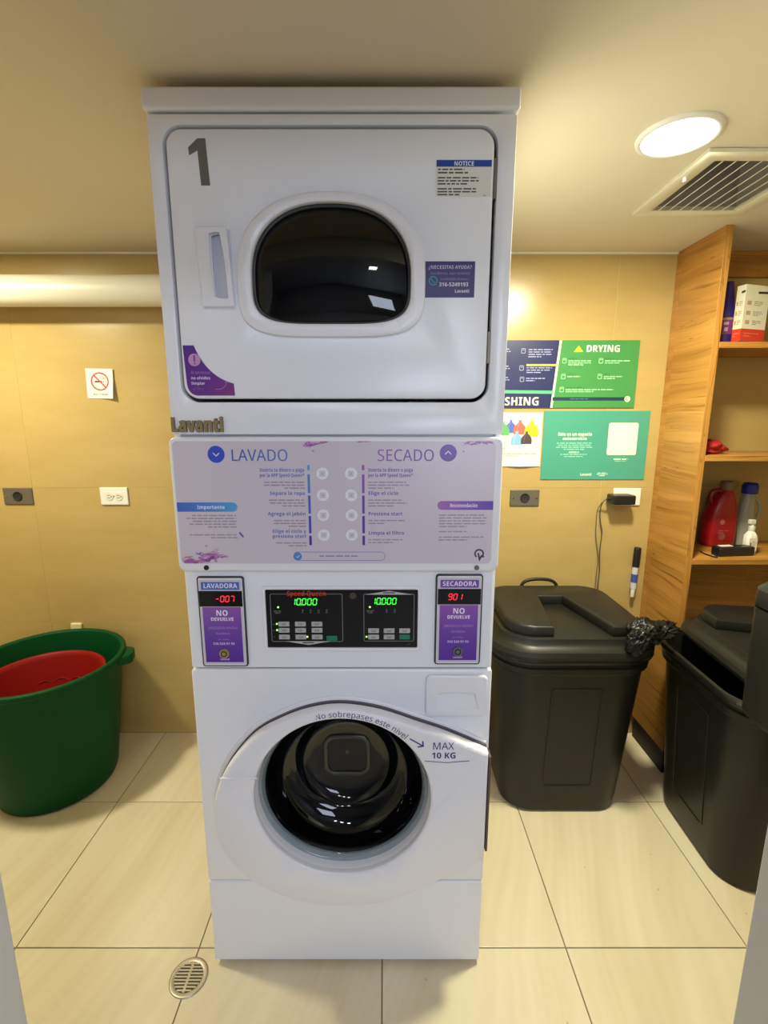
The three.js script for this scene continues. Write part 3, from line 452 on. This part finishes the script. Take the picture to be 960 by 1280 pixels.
tag(obj('wall_plate', box(-1.262, 0.485, BACK, -1.214, 0.535, BACK + 0.012, 0.004, 2), mat(0.78, 0.70, 0.40, 0.5)), 'small pale yellow plate low on the wall behind the green tub', 'wall plate');

{ // green tub and red basin
  const t = thing('green_tub', 'large dark green plastic tub standing on the floor against the wall', 'tub', [-1.19, 0, -0.665]);
  obj('body', lathe([[0, 0.012], [0.150, 0.012], [0.185, 0.004], [0.198, 0.008], [0.206, 0.03], [0.228, 0.20], [0.254, 0.42], [0.262, 0.488], [0.270, 0.492], [0.276, 0.500], [0.275, 0.510], [0.268, 0.515], [0.259, 0.513], [0.254, 0.505], [0.247, 0.43], [0.220, 0.20], [0.200, 0.03], [0, 0.024]], 96), M.green, t);
  for (const a of [0.30, Math.PI + 0.30]) {
    const s = new THREE.Shape(); s.moveTo(-0.05, 0); s.quadraticCurveTo(-0.045, 0.042, -0.02, 0.046); s.lineTo(0.02, 0.046); s.quadraticCurveTo(0.045, 0.042, 0.05, 0);
    const g = ext(s, -0.036, 0, 0.003, 2, 10); g.rotateX(Math.PI / 2); g.translate(0, 0.466, 0.26); const h = obj('handle', g, M.green, t); h.rotation.y = Math.PI / 2 + a;
  }
  const r = thing('red_basin', 'round red plastic basin sitting inside the green tub', 'basin', [-1.205, 0.20, -0.66]);
  obj('bowl', lathe([[0, 0], [0.12, 0], [0.145, 0.01], [0.175, 0.10], [0.202, 0.225], [0.214, 0.232], [0.217, 0.240], [0.212, 0.245], [0.203, 0.242], [0.196, 0.225], [0.168, 0.10], [0.138, 0.016], [0, 0.008]], 80), M.red, r);
  const pts = []; for (let i = 0; i <= 60; i++) { const a = -2.3 + i / 60 * 2.6, q = 0.176; pts.push([q * Math.cos(a), 0.135 + 0.006 * Math.sin(i * 0.75), q * Math.sin(a)]); } obj('moulded_line', tube(pts, 0.0022, 120, 6), M.red, r);
}
{ // floor drain
  const t = thing('floor_drain', 'round metal floor drain grate set in the tile joint', 'drain', [-0.402, 0, 0.031]);
  obj('rim', lathe([[0.047, -0.001], [0.047, 0.0022], [0.044, 0.0032], [0.036, 0.0030], [0.035, 0.0012], [0, 0.0012]], 48), mat(0.52, 0.48, 0.40, 0.35, { metalness: 0.7 }), t);
  obj('well', (() => { const g = new THREE.CylinderGeometry(0.035, 0.035, 0.0006, 40); g.translate(0, 0.0016, 0); return g; })(), mat(0.05, 0.045, 0.035, 0.7), t);
  for (let i = -4; i <= 4; i++) { const z = i * 0.0075, l = Math.sqrt(0.035 ** 2 - z * z); obj('bar', box(-l, 0.0015, z - 0.0019, l, 0.0034, z + 0.0019), mat(0.52, 0.48, 0.40, 0.35, { metalness: 0.7 }), t); }
  obj('cross_bar', box(-0.003, 0.0015, -0.035, 0.003, 0.0036, 0.035), mat(0.52, 0.48, 0.40, 0.35, { metalness: 0.7 }), t);
}

// ---------------------------------------------------------------- ceiling vent
{
  const t = thing('air_vent', 'cream ceiling air vent with parallel slats over a dark duct', 'vent', [1.015, CEIL, -0.415]);
  const s = rr(-0.165, -0.178, 0.165, 0.178, 0.004); s.holes.push(rr(-0.125, -0.140, 0.125, 0.140, 0.002, new THREE.Path()));
  const g = ext(s, 0, 0.012, 0.003, 2); g.rotateX(Math.PI / 2); obj('frame', g, mat(0.74, 0.70, 0.55, 0.5), t);
  { const q = rr(-0.128, -0.143, 0.128, 0.143, 0.002); q.holes.push(rr(-0.1245, -0.1395, 0.1245, 0.1395, 0.001, new THREE.Path())); const d = ext(q, 0.001, 0.42); d.rotateX(-Math.PI / 2); d.translate(0, 0, 0); obj('duct', [d, box(-0.128, 0.415, -0.143, 0.128, 0.42, 0.143)], mat(0.32, 0.29, 0.25, 0.7), t); }
  for (let i = 0; i < 8; i++) { const b = box(-0.0055, -0.0008, -0.140, 0.0055, 0.0008, 0.140); b.rotateZ(0.66); obj('slat', b, mat(0.74, 0.70, 0.55, 0.5), t, [-0.125 + 0.250 * (i + 0.5) / 8 + 0.008, -0.0075, 0]); }
  obj('clip', box(-0.153, -0.022, 0.060, -0.149, -0.011, 0.066), M.white, t);
}

// ---------------------------------------------------------------- posters on the right
{
  const t = canvasTex(2048, 812, (c, w, h) => {
    const PXM = w / 0.645, x = (m) => (m - 0.447) * PXM, y = (m) => (1.704 - m) * PXM;
    c.fillStyle = '#262b5e'; c.fillRect(0, 0, w, h); c.fillStyle = '#448d4e'; c.beginPath(); c.moveTo(x(0.786), 0); c.lineTo(w, 0); c.lineTo(w, h); c.lineTo(x(0.768), h); c.fill();
    c.fillStyle = '#efe9cf'; c.beginPath(); c.moveTo(x(0.779), 0); c.lineTo(x(0.788), 0); c.lineTo(x(0.767), h); c.lineTo(x(0.758), h); c.fill();
    c.fillStyle = '#5cba84'; c.beginPath(); c.moveTo(0, y(1.518)); c.lineTo(x(0.7655), y(1.514)); c.lineTo(x(0.764), y(1.502)); c.lineTo(0, y(1.505)); c.fill();
    c.fillStyle = '#f3efe0'; c.font = 'bold 140px sans-serif'; c.textAlign = 'right'; c.fillText('WASHING', x(0.714), y(1.4575), 0.262 * PXM);
    c.fillStyle = '#e8df3a'; c.fillRect(x(0.655), y(1.615), 0.122 * PXM, 0.007 * PXM);
    const tick = (mx, my, col) => { c.strokeStyle = col; c.lineWidth = 7; c.beginPath(); c.roundRect(x(mx), y(my), 46, 54, 8); c.stroke(); c.beginPath(); c.moveTo(x(mx) + 10, y(my) + 16); c.lineTo(x(mx) + 36, y(my) + 16); c.stroke(); };
    tick(0.633, 1.673, '#9da2c8'); tick(0.629, 1.609, '#9da2c8'); tick(0.633, 1.566, '#9da2c8'); greek(c, x(0.660), y(1.671), 310, 4, 28, 12, '#9da2c8', 'left', 2); greek(c, x(0.656), y(1.603), 330, 3, 28, 12, '#9da2c8', 'left', 3); greek(c, x(0.656), y(1.563), 240, 2, 28, 12, '#9da2c8', 'left', 4);
    for (const my of [1.673, 1.609, 1.566]) { tick(0.470, my, '#9da2c8'); greek(c, x(0.495), y(my), 330, 3, 28, 12, '#9da2c8', 'left', 7); }
    c.fillStyle = '#f2ee2e'; c.beginPath(); c.moveTo(x(0.836), y(1.6605)); c.lineTo(x(0.873), y(1.6605)); c.lineTo(x(0.855), y(1.684)); c.fill(); c.fillStyle = '#f6f6e6'; c.font = 'bold 112px sans-serif'; c.textAlign = 'left'; c.fillText('DRYING', x(0.883), y(1.6605), 0.148 * PXM);
    for (const [mx, my, wd, rows] of [[0.795, 1.636, 300, 4], [0.938, 1.636, 330, 3], [0.795, 1.577, 290, 2], [0.938, 1.577, 250, 3], [0.792, 1.527, 640, 3]]) { tick(mx, my, '#a9e0b0'); greek(c, x(mx) + 74, y(my) - 4, wd * 0.7, 1, 20, 11, '#2a7a3c', 'left', 9); greek(c, x(mx) + 74, y(my) + 22, wd, rows - 1, 24, 12, '#a9e0b0', 'left', 11); }
    c.fillStyle = '#1d3a50'; c.fillRect(x(0.765), y(1.489), 0.286 * PXM, 0.0135 * PXM); greek(c, x(0.835), y(1.4845), 420, 1, 20, 12, '#49708a', 'left', 21); c.fillStyle = '#f2f2e2'; c.beginPath(); c.arc(x(1.062), y(1.482), 36, 0, 7); c.fill(); c.strokeStyle = '#448d4e'; c.lineWidth = 9; c.beginPath(); c.arc(x(1.062), y(1.482), 18, 0.6, 5.6); c.stroke();
  });
  tag(obj('instruction_poster', box(0.447, 1.448, BACK, 1.092, 1.704, BACK + 0.006), printed(t, 0.3)), 'navy and green washing and drying instruction board on the wall', 'poster');
}
{
  const t = canvasTex(1536, 990, (c, w, h) => {
    c.fillStyle = '#4b9c89'; c.fillRect(0, 0, w, h); c.textAlign = 'center'; c.fillStyle = '#f2f4e4'; c.font = 'bold 60px sans-serif'; c.fillText('Este es un espacio', 465, 352, 500); c.fillText('autoservicio', 465, 414, 360);
    greek(c, 465, 452, 540, 4, 30, 15, '#8ccdb9', 'center', 3); greek(c, 465, 584, 250, 1, 26, 17, '#e4f2e6', 'center', 5); greek(c, 465, 616, 420, 2, 30, 14, '#8ccdb9', 'center', 6);
    c.fillStyle = '#f4f0e0'; c.beginPath(); c.roundRect(950, 170, 430, 460, 26); c.fill();
    greek(c, 1165, 682, 430, 1, 28, 18, '#dff0e2', 'center', 8); greek(c, 1165, 714, 340, 1, 28, 13, '#8ccdb9', 'center', 9); c.fillStyle = '#f2f4e4'; c.font = 'bold 54px sans-serif'; c.fillText('Lavanti', 668, 934, 170); c.fillStyle = '#bfe2d4'; greek(c, 910, 888, 160, 3, 20, 12, '#bfe2d4', 'center', 19);
  });
  tag(obj('information_poster', box(0.738, 1.161, BACK, 1.161, 1.436, BACK + 0.004), printed(t, 0.3)), 'teal information poster with a white square below the instruction board', 'poster');
}
{
  const t = canvasTex(900, 820, (c, w, h) => {
    c.fillStyle = '#eee8d6'; c.fillRect(0, 0, w, h); const bag = (cx, cy, r, col, hi) => { c.fillStyle = col; c.beginPath(); c.moveTo(cx - r * 0.9, cy + r); c.bezierCurveTo(cx - r * 1.2, cy - r * 0.4, cx - r * 0.3, cy - r * 0.5, cx - r * 0.18, cy - r * 0.95); c.lineTo(cx - r * 0.3, cy - r * 1.25); c.lineTo(cx, cy - r * 1.12); c.lineTo(cx + r * 0.3, cy - r * 1.25); c.lineTo(cx + r * 0.18, cy - r * 0.95); c.bezierCurveTo(cx + r * 0.3, cy - r * 0.5, cx + r * 1.2, cy - r * 0.4, cx + r * 0.9, cy + r); c.fill(); c.strokeStyle = hi; c.lineWidth = 7; c.beginPath(); c.moveTo(cx - r * 0.1, cy - r * 0.7); c.quadraticCurveTo(cx - r * 0.5, cy, cx - r * 0.4, cy + r * 0.7); c.stroke(); };
    bag(420, 220, 92, '#5468c0', '#8093da'); bag(560, 230, 100, '#e2685c', '#f09a8c'); bag(740, 250, 115, '#bcc427', '#dade6c'); bag(520, 400, 96, '#7fb2e6', '#b4d6f4'); bag(670, 390, 88, '#4a3c48', '#75646f'); bag(310, 250, 96, '#5fae62', '#96cf94');
    greek(c, 120, 540, 380, 1, 30, 18, '#a5977f', 'left', 2); greek(c, 120, 618, 720, 2, 34, 15, '#a5977f', 'left', 4);
  });
  const g = new THREE.BoxGeometry(0.235, 0.215, 0.001, 12, 8, 1), p = g.attributes.position; for (let i = 0; i < p.count; i++) { const b = Math.max(0, -(p.getY(i) + 0.04) / 0.07); p.setZ(i, p.getZ(i) + 0.010 * b * b * (0.6 + 0.4 * Math.sin(p.getX(i) * 40))); } g.computeVertexNormals();
  tag(obj('recycling_paper', g, printed(t, 0.6), scene, [0.6145, 1.322, BACK + 0.0012]), 'white paper sheet with coloured rubbish bags, taped beside the teal poster', 'paper');
}
socket(0.6775, 1.0845, 'dark metal power socket plate on the wall below the white paper sheet');
outlet(1.098, 1.0885, 'white wall outlet holding a black power adapter');
{
  const t = thing('power_adapter', 'black power adapter plugged into the white wall outlet', 'adapter', [1.058, 1.085, BACK + 0.006]);
  obj('body', [box(-0.046, -0.019, 0.004, 0.044, 0.019, 0.068, 0.006, 3)], M.black, t); obj('prongs', [box(-0.004, -0.006, -0.002, 0.002, -0.004, 0.006), box(-0.004, 0.004, -0.002, 0.002, 0.006, 0.006)], M.chrome, t);
  obj('strain_relief', (() => { const g = new THREE.CylinderGeometry(0.0035, 0.0045, 0.018, 12); g.rotateZ(Math.PI / 2); return g; })(), M.black, t, [-0.053, 0, 0.04]);
  obj('cord', tube([[-0.06, 0, 0.04], [-0.068, -0.008, 0.03], [-0.068, -0.05, 0.006], [-0.062, -0.10, 0.004], [-0.052, -0.145, 0.004], [-0.054, -0.20, 0.004], [-0.053, -0.25, 0.004], [-0.048, -0.31, 0.004], [-0.050, -0.36, 0.006], [-0.046, -0.50, 0.006], [-0.05, -0.62, 0.005]], 0.0022, 90, 8), mat(0.10, 0.085, 0.06, 0.5), t);
  obj('cord', tube([[-0.06, 0, 0.04], [-0.070, -0.010, 0.03], [-0.078, -0.05, 0.004], [-0.079, -0.10, 0.004], [-0.076, -0.16, 0.004], [-0.066, -0.21, 0.004], [-0.058, -0.26, 0.004], [-0.060, -0.33, 0.004], [-0.058, -0.50, 0.005], [-0.055, -0.62, 0.005]], 0.0018, 90, 8), mat(0.16, 0.13, 0.09, 0.5), t);
}
{ // marker
  const t = thing('marker_pen', 'fat whiteboard marker with black cap standing in the corner by the wooden panel', 'marker', [1.150, 0.665, BACK + 0.026], 0);
  t.rotation.z = -0.045; t.rotation.x = -0.05;
  obj('barrel', lathe([[0, 0.0], [0.007, 0], [0.008, 0.004], [0.008, 0.030], [0.0125, 0.036], [0.0125, 0.128]], 28), mat(0.55, 0.56, 0.60, 0.4), t); obj('label_band', lathe([[0.0128, 0.062], [0.0128, 0.098]], 28), mat(0.05, 0.08, 0.35, 0.4), t); obj('tip', lathe([[0, -0.001], [0.0082, -0.001], [0.0084, 0.030]], 28), M.white, t); obj('cap', lathe([[0.0132, 0.128], [0.0140, 0.132], [0.0140, 0.205], [0.012, 0.212], [0, 0.212]], 28), M.black, t);
}

// ---------------------------------------------------------------- wooden shelving
const XP = 1.205, ZF = -0.685;
function woodBox(x0, y0, z0, x1, y1, z1, ox = 0, oy = 0) {   // grain runs along the longest horizontal edge
  const g = box(x0, y0, z0, x1, y1, z1, 0.0012, 1), p = g.attributes.position, nn = g.attributes.normal, uv = g.attributes.uv;
  for (let i = 0; i < uv.count; i++) { const X = p.getX(i), Y = p.getY(i), Z = p.getZ(i); if (Math.abs(nn.getX(i)) > 0.7) uv.setXY(i, ox + Z * 1.1, oy + Y * 0.55); else if (Math.abs(nn.getY(i)) > 0.7) uv.setXY(i, ox + X * 1.1, oy + Z * 0.55); else if (y1 - y0 > 0.5 && x1 - x0 < 0.05) uv.setXY(i, ox + Y * 1.1, oy + X * 0.55); else uv.setXY(i, ox + X * 1.1, oy + Y * 0.55); }
  return g;
}
{
  const t = thing('shelf_cabinet', 'tall open wooden shelf cabinet built against the back wall', 'shelf unit');
  obj('side_panel', woodBox(XP, 0.105, BACK, XP + 0.024, CEIL, ZF), M.wood, t);
  obj('side_panel', woodBox(2.0, 0.105, BACK, 2.024, CEIL, ZF, 0.3), M.wood, t);
  [1.639, 1.257, 0.878].forEach((y, i) => obj('shelf', woodBox(XP + 0.024, y, BACK, 2.0, y + 0.020, ZF + 0.002, i * 0.3, i * 0.17), M.wood, t));
  obj('bottom_board', woodBox(XP + 0.024, 0.105, BACK, 2.0, 0.125, ZF + 0.002, 0.5), M.wood, t);
  obj('back_rail', woodBox(XP + 0.024, 1.930, BACK, 2.0, CEIL, BACK + 0.018, 0.1, 0.4), M.wood, t);
  obj('lower_back', woodBox(XP + 0.024, 0.125, BACK, 2.0, 0.878, BACK + 0.012, 0.2, 0.6), M.wood, t);
  obj('plinth', box(XP + 0.012, 0, BACK + 0.02, 2.0, 0.105, ZF - 0.012), M.plinth, t);
}
{ // top shelf
  const b = thing('purple_bottle', 'slim purple bottle with pink label on the top shelf', 'bottle', [1.325, 1.659, -0.815]);
  const pm = mat(0.06, 0.03, 0.28, 0.3); obj('body', lathe([[0, 0], [0.026, 0], [0.029, 0.004], [0.029, 0.115], [0.027, 0.128], [0.022, 0.150]], 36), pm, b); obj('label_band', lathe([[0.0293, 0.042], [0.0293, 0.098]], 36), printed(canvasTex(256, 128, (c) => { c.fillStyle = '#9a4f9e'; c.fillRect(0, 0, 256, 128); c.fillStyle = '#caa68a'; c.fillRect(0, 0, 256, 18); for (let i = 0; i < 8; i++) { c.fillStyle = i % 2 ? '#e6d2ec' : '#c34f96'; c.fillRect(i * 32 + 4, 34, 22, 22); c.fillRect(i * 32 + 8, 76, 16, 30); } }), 0.4), b); obj('cap', lathe([[0.022, 0.150], [0.021, 0.156], [0.015, 0.205], [0.012, 0.222], [0, 0.225]], 32), mat(0.05, 0.03, 0.24, 0.35), b);
  const t = canvasTex(512, 900, (c, w, h) => { c.fillStyle = '#e9e6cf'; c.fillRect(0, 0, w, h); c.fillStyle = '#d4402c'; c.fillRect(0, 660, w, 190); c.fillStyle = '#42434f'; c.fillRect(0, 850, w, 50); c.save(); c.translate(380, 105); c.rotate(-0.05); c.fillStyle = '#3b3630'; c.fillRect(-110, -18, 210, 34); c.restore(); for (const y of [240, 390, 530]) { c.fillStyle = '#c2a285'; c.fillRect(60, y, 90, 60); greek(c, 210, y, 210, 3, 26, 14, '#a49f8c', 'left', y); } greek(c, 60, 720, 330, 2, 40, 16, '#e77a66', 'left', 4); });
  const g = box(-0.056, 0, -0.016, 0.056, 0.196, 0.016); const o = obj('carton', g, printed(t, 0.5), scene, [1.385, 1.660, -0.775], [0, 0.30, 0]); tag(o, 'white and red cardboard carton standing on the top shelf', 'box');
}
{ // red cloth
  const g = mergeVertices(new THREE.IcosahedronGeometry(0.05, 5).deleteAttribute('uv').deleteAttribute('normal')), p = g.attributes.position; for (let i = 0; i < p.count; i++) { const x = p.getX(i), y = p.getY(i), z = p.getZ(i), n = 1 + 0.35 * noise.noise(x * 40, y * 40, z * 40) + 0.12 * noise.noise(x * 110, y * 110, z * 110); p.setXYZ(i, x * n * 1.25, Math.max(-0.024, y * n * 0.55), z * n * 1.2); } g.computeVertexNormals();
  tag(obj('red_cloth', g, mat(0.38, 0.012, 0.014, 0.8), scene, [1.300, 1.3015, -0.80]), 'crumpled red cloth on the middle shelf', 'cloth');
}
{ // third shelf
  const y = 0.898;
  const b = thing('detergent_bottle', 'large red detergent bottle on the lower shelf', 'bottle', [1.452, y, -0.890]);
  const rm = mat(0.36, 0.006, 0.012, 0.28);
  obj('body', loft([[0, 0.110, 0.070, 0.030], [0.006, 0.122, 0.080, 0.034], [0.05, 0.126, 0.084, 0.036], [0.13, 0.120, 0.080, 0.036], [0.18, 0.094, 0.068, 0.032, 0.006], [0.215, 0.058, 0.052, 0.024, 0.014], [0.228, 0.044, 0.044, 0.021, 0.016]], true, true, 0.9), rm, b);
  obj('cap', lathe([[0.021, 0.228], [0.024, 0.230], [0.024, 0.258], [0.020, 0.264], [0, 0.264]], 28).translate(0.016, 0, 0), mat(0.20, 0.14, 0.06, 0.4), b); obj('handle', tube([[-0.030, 0.165, 0], [-0.046, 0.195, 0], [-0.036, 0.222, 0], [-0.006, 0.224, 0]], 0.010, 28, 10), mat(0.20, 0.006, 0.012, 0.3), b);
  decal('label_print', 0.075, 0.10, 0, 0.078, 0.0428, printed(canvasTex(256, 340, (c, w, h) => { c.fillStyle = '#8e0f18'; c.fillRect(0, 0, w, h); c.fillStyle = '#b4606a'; c.beginPath(); c.arc(80, 80, 34, 0, 7); c.fill(); greek(c, 40, 190, 150, 2, 30, 16, '#a04850', 'left', 4); c.fillStyle = '#7c4a4c'; c.beginPath(); c.arc(96, 280, 44, 0, 7); c.fill(); }), 0.35), b);
  const c = thing('clear_bottle', 'clear bottle with blue cap and looped handle on the lower shelf', 'bottle', [1.562, y, -0.892]);
  const cm = mat(0.62, 0.66, 0.60, 0.15, { transmission: 0.55, thickness: 0 });
  obj('body', loft([[0, 0.070, 0.060, 0.026], [0.006, 0.076, 0.066, 0.030], [0.10, 0.076, 0.066, 0.030], [0.13, 0.060, 0.058, 0.027, -0.006], [0.185, 0.048, 0.050, 0.023, -0.004], [0.215, 0.040, 0.040, 0.019]], true, true, 0.9), cm, c); obj('handle', tube([[0.012, 0.20, 0], [0.040, 0.182, 0], [0.050, 0.145, 0], [0.040, 0.105, 0], [0.020, 0.092, 0]], 0.007, 32, 10), cm, c); obj('cap', lathe([[0.020, 0.212], [0.028, 0.214], [0.028, 0.244], [0.023, 0.256], [0, 0.258]], 28), mat(0.012, 0.025, 0.30, 0.35), c);
  const s = thing('spray_bottle', 'small white spray bottle in front of the clear bottle', 'bottle', [1.495, y, -0.768]);
  obj('body', loft([[0, 0.038, 0.030, 0.012], [0.004, 0.042, 0.034, 0.014], [0.070, 0.042, 0.034, 0.014], [0.082, 0.026, 0.024, 0.011], [0.088, 0.018, 0.018, 0.0085]], true, true, 0.9), M.white, s); obj('spray_head', [lathe([[0.009, 0.088], [0.011, 0.090], [0.011, 0.106], [0.006, 0.108], [0.006, 0.116]], 20), box(-0.014, 0.114, -0.008, 0.009, 0.132, 0.008, 0.004, 2)], mat(0.62, 0.61, 0.56, 0.35), s); decal('label_print', 0.03, 0.05, 0, 0.038, 0.0173, printed(canvasTex(120, 200, (q) => { q.fillStyle = '#d8d4be'; q.fillRect(0, 0, 120, 200); q.fillStyle = '#444'; q.fillRect(14, 70, 18, 70); greek(q, 44, 50, 60, 6, 18, 7, '#8c8878', 'left', 5); }), 0.5), s);
  const a = thing('shelf_adapter', 'flat black power brick with cord lying on the lower shelf', 'adapter', [1.415, y + 0.001, -0.742], 0.12);
  obj('body', box(-0.073, 0, -0.022, 0.073, 0.034, 0.022, 0.006, 3), M.black, a); obj('cord', tube([[-0.072, 0.016, 0.006], [-0.088, 0.012, 0.016], [-0.089, 0.005, 0.030], [-0.091, 0.0025, 0.032], [-0.10, 0.0025, -0.01], [-0.09, 0.0025, -0.05]], 0.0024, 50, 8), M.black, a);
  obj('price_tag', (() => { const g = new THREE.BoxGeometry(0.05, 0.0015, 0.02); return g; })(), M.white, a, [-0.03, 0.0352, -0.004]);
}

// ---------------------------------------------------------------- bins
function makeBin(label) {
  const t = thing('trash_bin', label, 'trash bin', [0, 0, 0]);
  obj('body', loft([[0, 0.400, 0.350, 0.085], [0.010, 0.424, 0.376, 0.095], [0.05, 0.436, 0.388, 0.10], [0.56, 0.520, 0.460, 0.125], [0.575, 0.545, 0.486, 0.132], [0.592, 0.548, 0.488, 0.132], [0.596, 0.536, 0.476, 0.130], [0.606, 0.536, 0.476, 0.130], [0.610, 0.556, 0.496, 0.134], [0.630, 0.560, 0.500, 0.135], [0.634, 0.540, 0.480, 0.130], [0.52, 0.500, 0.440, 0.12], [0.02, 0.410, 0.360, 0.09]], true, true, 0.45, 10), M.blackPlastic, t);
  obj('liner', loft([[0.612, 0.560, 0.500, 0.136], [0.617, 0.568, 0.508, 0.138], [0.624, 0.571, 0.511, 0.139], [0.632, 0.560, 0.500, 0.136]], false, false, 0.9, 10), M.bag, t);
  // raised frame on the front face, following its slope
  const slope = Math.atan2(0.036, 0.51), fr = rr(-0.088, -0.20, 0.088, 0.20, 0.012); fr.holes.push(rr(-0.082, -0.194, 0.082, 0.194, 0.008, new THREE.Path()));
  const fg = ext(fr, -0.004, 0.003, 0.001, 1); fg.rotateX(slope); fg.translate(0, 0.315, 0.2125); obj('front_frame', fg, M.blackPlastic, t);
  for (const sx of [-1, 1]) { const g = ext((() => { const s = new THREE.Shape(); s.moveTo(-0.075, 0); s.quadraticCurveTo(-0.07, 0.034, -0.04, 0.036); s.lineTo(0.04, 0.036); s.quadraticCurveTo(0.07, 0.034, 0.075, 0); return s; })(), -0.022, 0, 0.003, 2); g.rotateX(Math.PI / 2); g.rotateY(sx * Math.PI / 2); g.translate(sx * 0.262, 0.572, 0); obj('handle', g, M.blackPlastic, t); }
  const lid = obj('lid', loft([[0.628, 0.566, 0.506, 0.137], [0.640, 0.572, 0.512, 0.139], [0.654, 0.560, 0.500, 0.134], [0.662, 0.516, 0.456, 0.116], [0.672, 0.500, 0.440, 0.110], [0.686, 0.490, 0.430, 0.106], [0.690, 0.470, 0.410, 0.10]], true, true, 0.6, 10), M.blackPlastic, t);
  // domed crown with a flared hand recess open to the front
  const s = new THREE.Shape(), q = 0.095, hw = 0.232, hd = 0.205;
  s.moveTo(-hw + q, -hd); s.lineTo(-0.085, -hd); s.lineTo(-0.045, 0.085); s.lineTo(0.045, 0.085); s.lineTo(0.112, -hd); s.lineTo(hw - q, -hd); s.absarc(hw - q, -hd + q, q, -Math.PI / 2, 0, false); s.lineTo(hw, hd - q); s.absarc(hw - q, hd - q, q, 0, Math.PI / 2, false); s.lineTo(-hw + q, hd); s.absarc(-hw + q, hd - q, q, Math.PI / 2, Math.PI, false); s.lineTo(-hw, -hd + q); s.absarc(-hw + q, -hd + q, q, Math.PI, Math.PI * 1.5, false);
  const cg = ext(s, 0, 0.046, 0.014, 4, 12); cg.rotateX(-Math.PI / 2); cg.translate(0, 0.682, 0); obj('lid_crown', cg, M.blackPlastic, lid);
  obj('lid_grip', tube([[-0.078, 0.690, -0.222], [-0.070, 0.724, -0.226], [-0.045, 0.740, -0.228], [0.045, 0.740, -0.228], [0.070, 0.724, -0.226], [0.078, 0.690, -0.222]], 0.007, 40, 10), M.blackPlastic, lid);
  return t;
}
const bin1 = makeBin('black plastic trash bin with shut lid between the washer and the wooden cabinet'); bin1.position.set(0.748, 0, -0.685);
const bin2 = makeBin('black plastic trash bin with lid propped ajar in front of the shelves'); bin2.position.set(1.312, 0, -0.392); bin2.rotation.y = -Math.PI / 2 - 0.03; bin2.scale.set(0.96, 1, 0.96);
bin2.getObjectByName('lid').position.set(-0.01, 0.020, -0.045); bin2.getObjectByName('lid').rotation.set(-0.045, 0, -0.02);
function crumple(sx, sy, sz, seed, amp = 0.45) {
  const g = mergeVertices(new THREE.IcosahedronGeometry(1, 14).deleteAttribute('uv').deleteAttribute('normal')), p = g.attributes.position;
  for (let i = 0; i < p.count; i++) { const x = p.getX(i), y = p.getY(i), z = p.getZ(i); let n = 1; for (let k = 1, a = amp; k < 5; k++, a *= 0.5) n -= a * Math.abs(noise.noise(x * 1.5 * k + seed, y * 1.5 * k, z * 1.5 * k)) * 1.2; n += 0.25 * amp; p.setXYZ(i, x * n * sx, y * n * sy, z * n * sz); }
  g.computeVertexNormals(); return g;
}
{
  const t = thing('bin_bag', 'crumpled black plastic bag knotted over the rim between the two bins', 'bag', [0.968, 0.706, -0.490]);
  obj('knot', crumple(0.062, 0.050, 0.055, 3), M.bag, t, [-0.012, 0.004, 0.020]); obj('tail', crumple(0.075, 0.030, 0.045, 8, 0.55), M.bag, t, [0.062, -0.006, -0.02], [0, 0.3, 0.1]); obj('flap', crumple(0.035, 0.045, 0.030, 12), M.bag, t, [-0.055, -0.012, 0.060]);
}
{ // lidded box on the inner face of the doorway wall
  const t = thing('wall_box', 'boxy black lidded container fixed to the wall beside the doorway', 'container', [1.010, 0.805, 0.2545]);
  obj('body', loft([[0, 0.330, 0.270, 0.03], [0.006, 0.356, 0.296, 0.034], [0.016, 0.366, 0.306, 0.036], [0.236, 0.374, 0.310, 0.036]], true, true, 0.5), M.blackPlastic, t);
  obj('lid', loft([[0.240, 0.374, 0.310, 0.036], [0.243, 0.376, 0.311, 0.036], [0.272, 0.372, 0.309, 0.034], [0.284, 0.352, 0.290, 0.03], [0.287, 0.330, 0.270, 0.03]], true, true, 0.5), M.blackPlastic, t);
}

scene.traverse((o) => { if (o.isMesh) { o.castShadow = true; o.receiveShadow = true; } });
renderer.render(scene, camera);
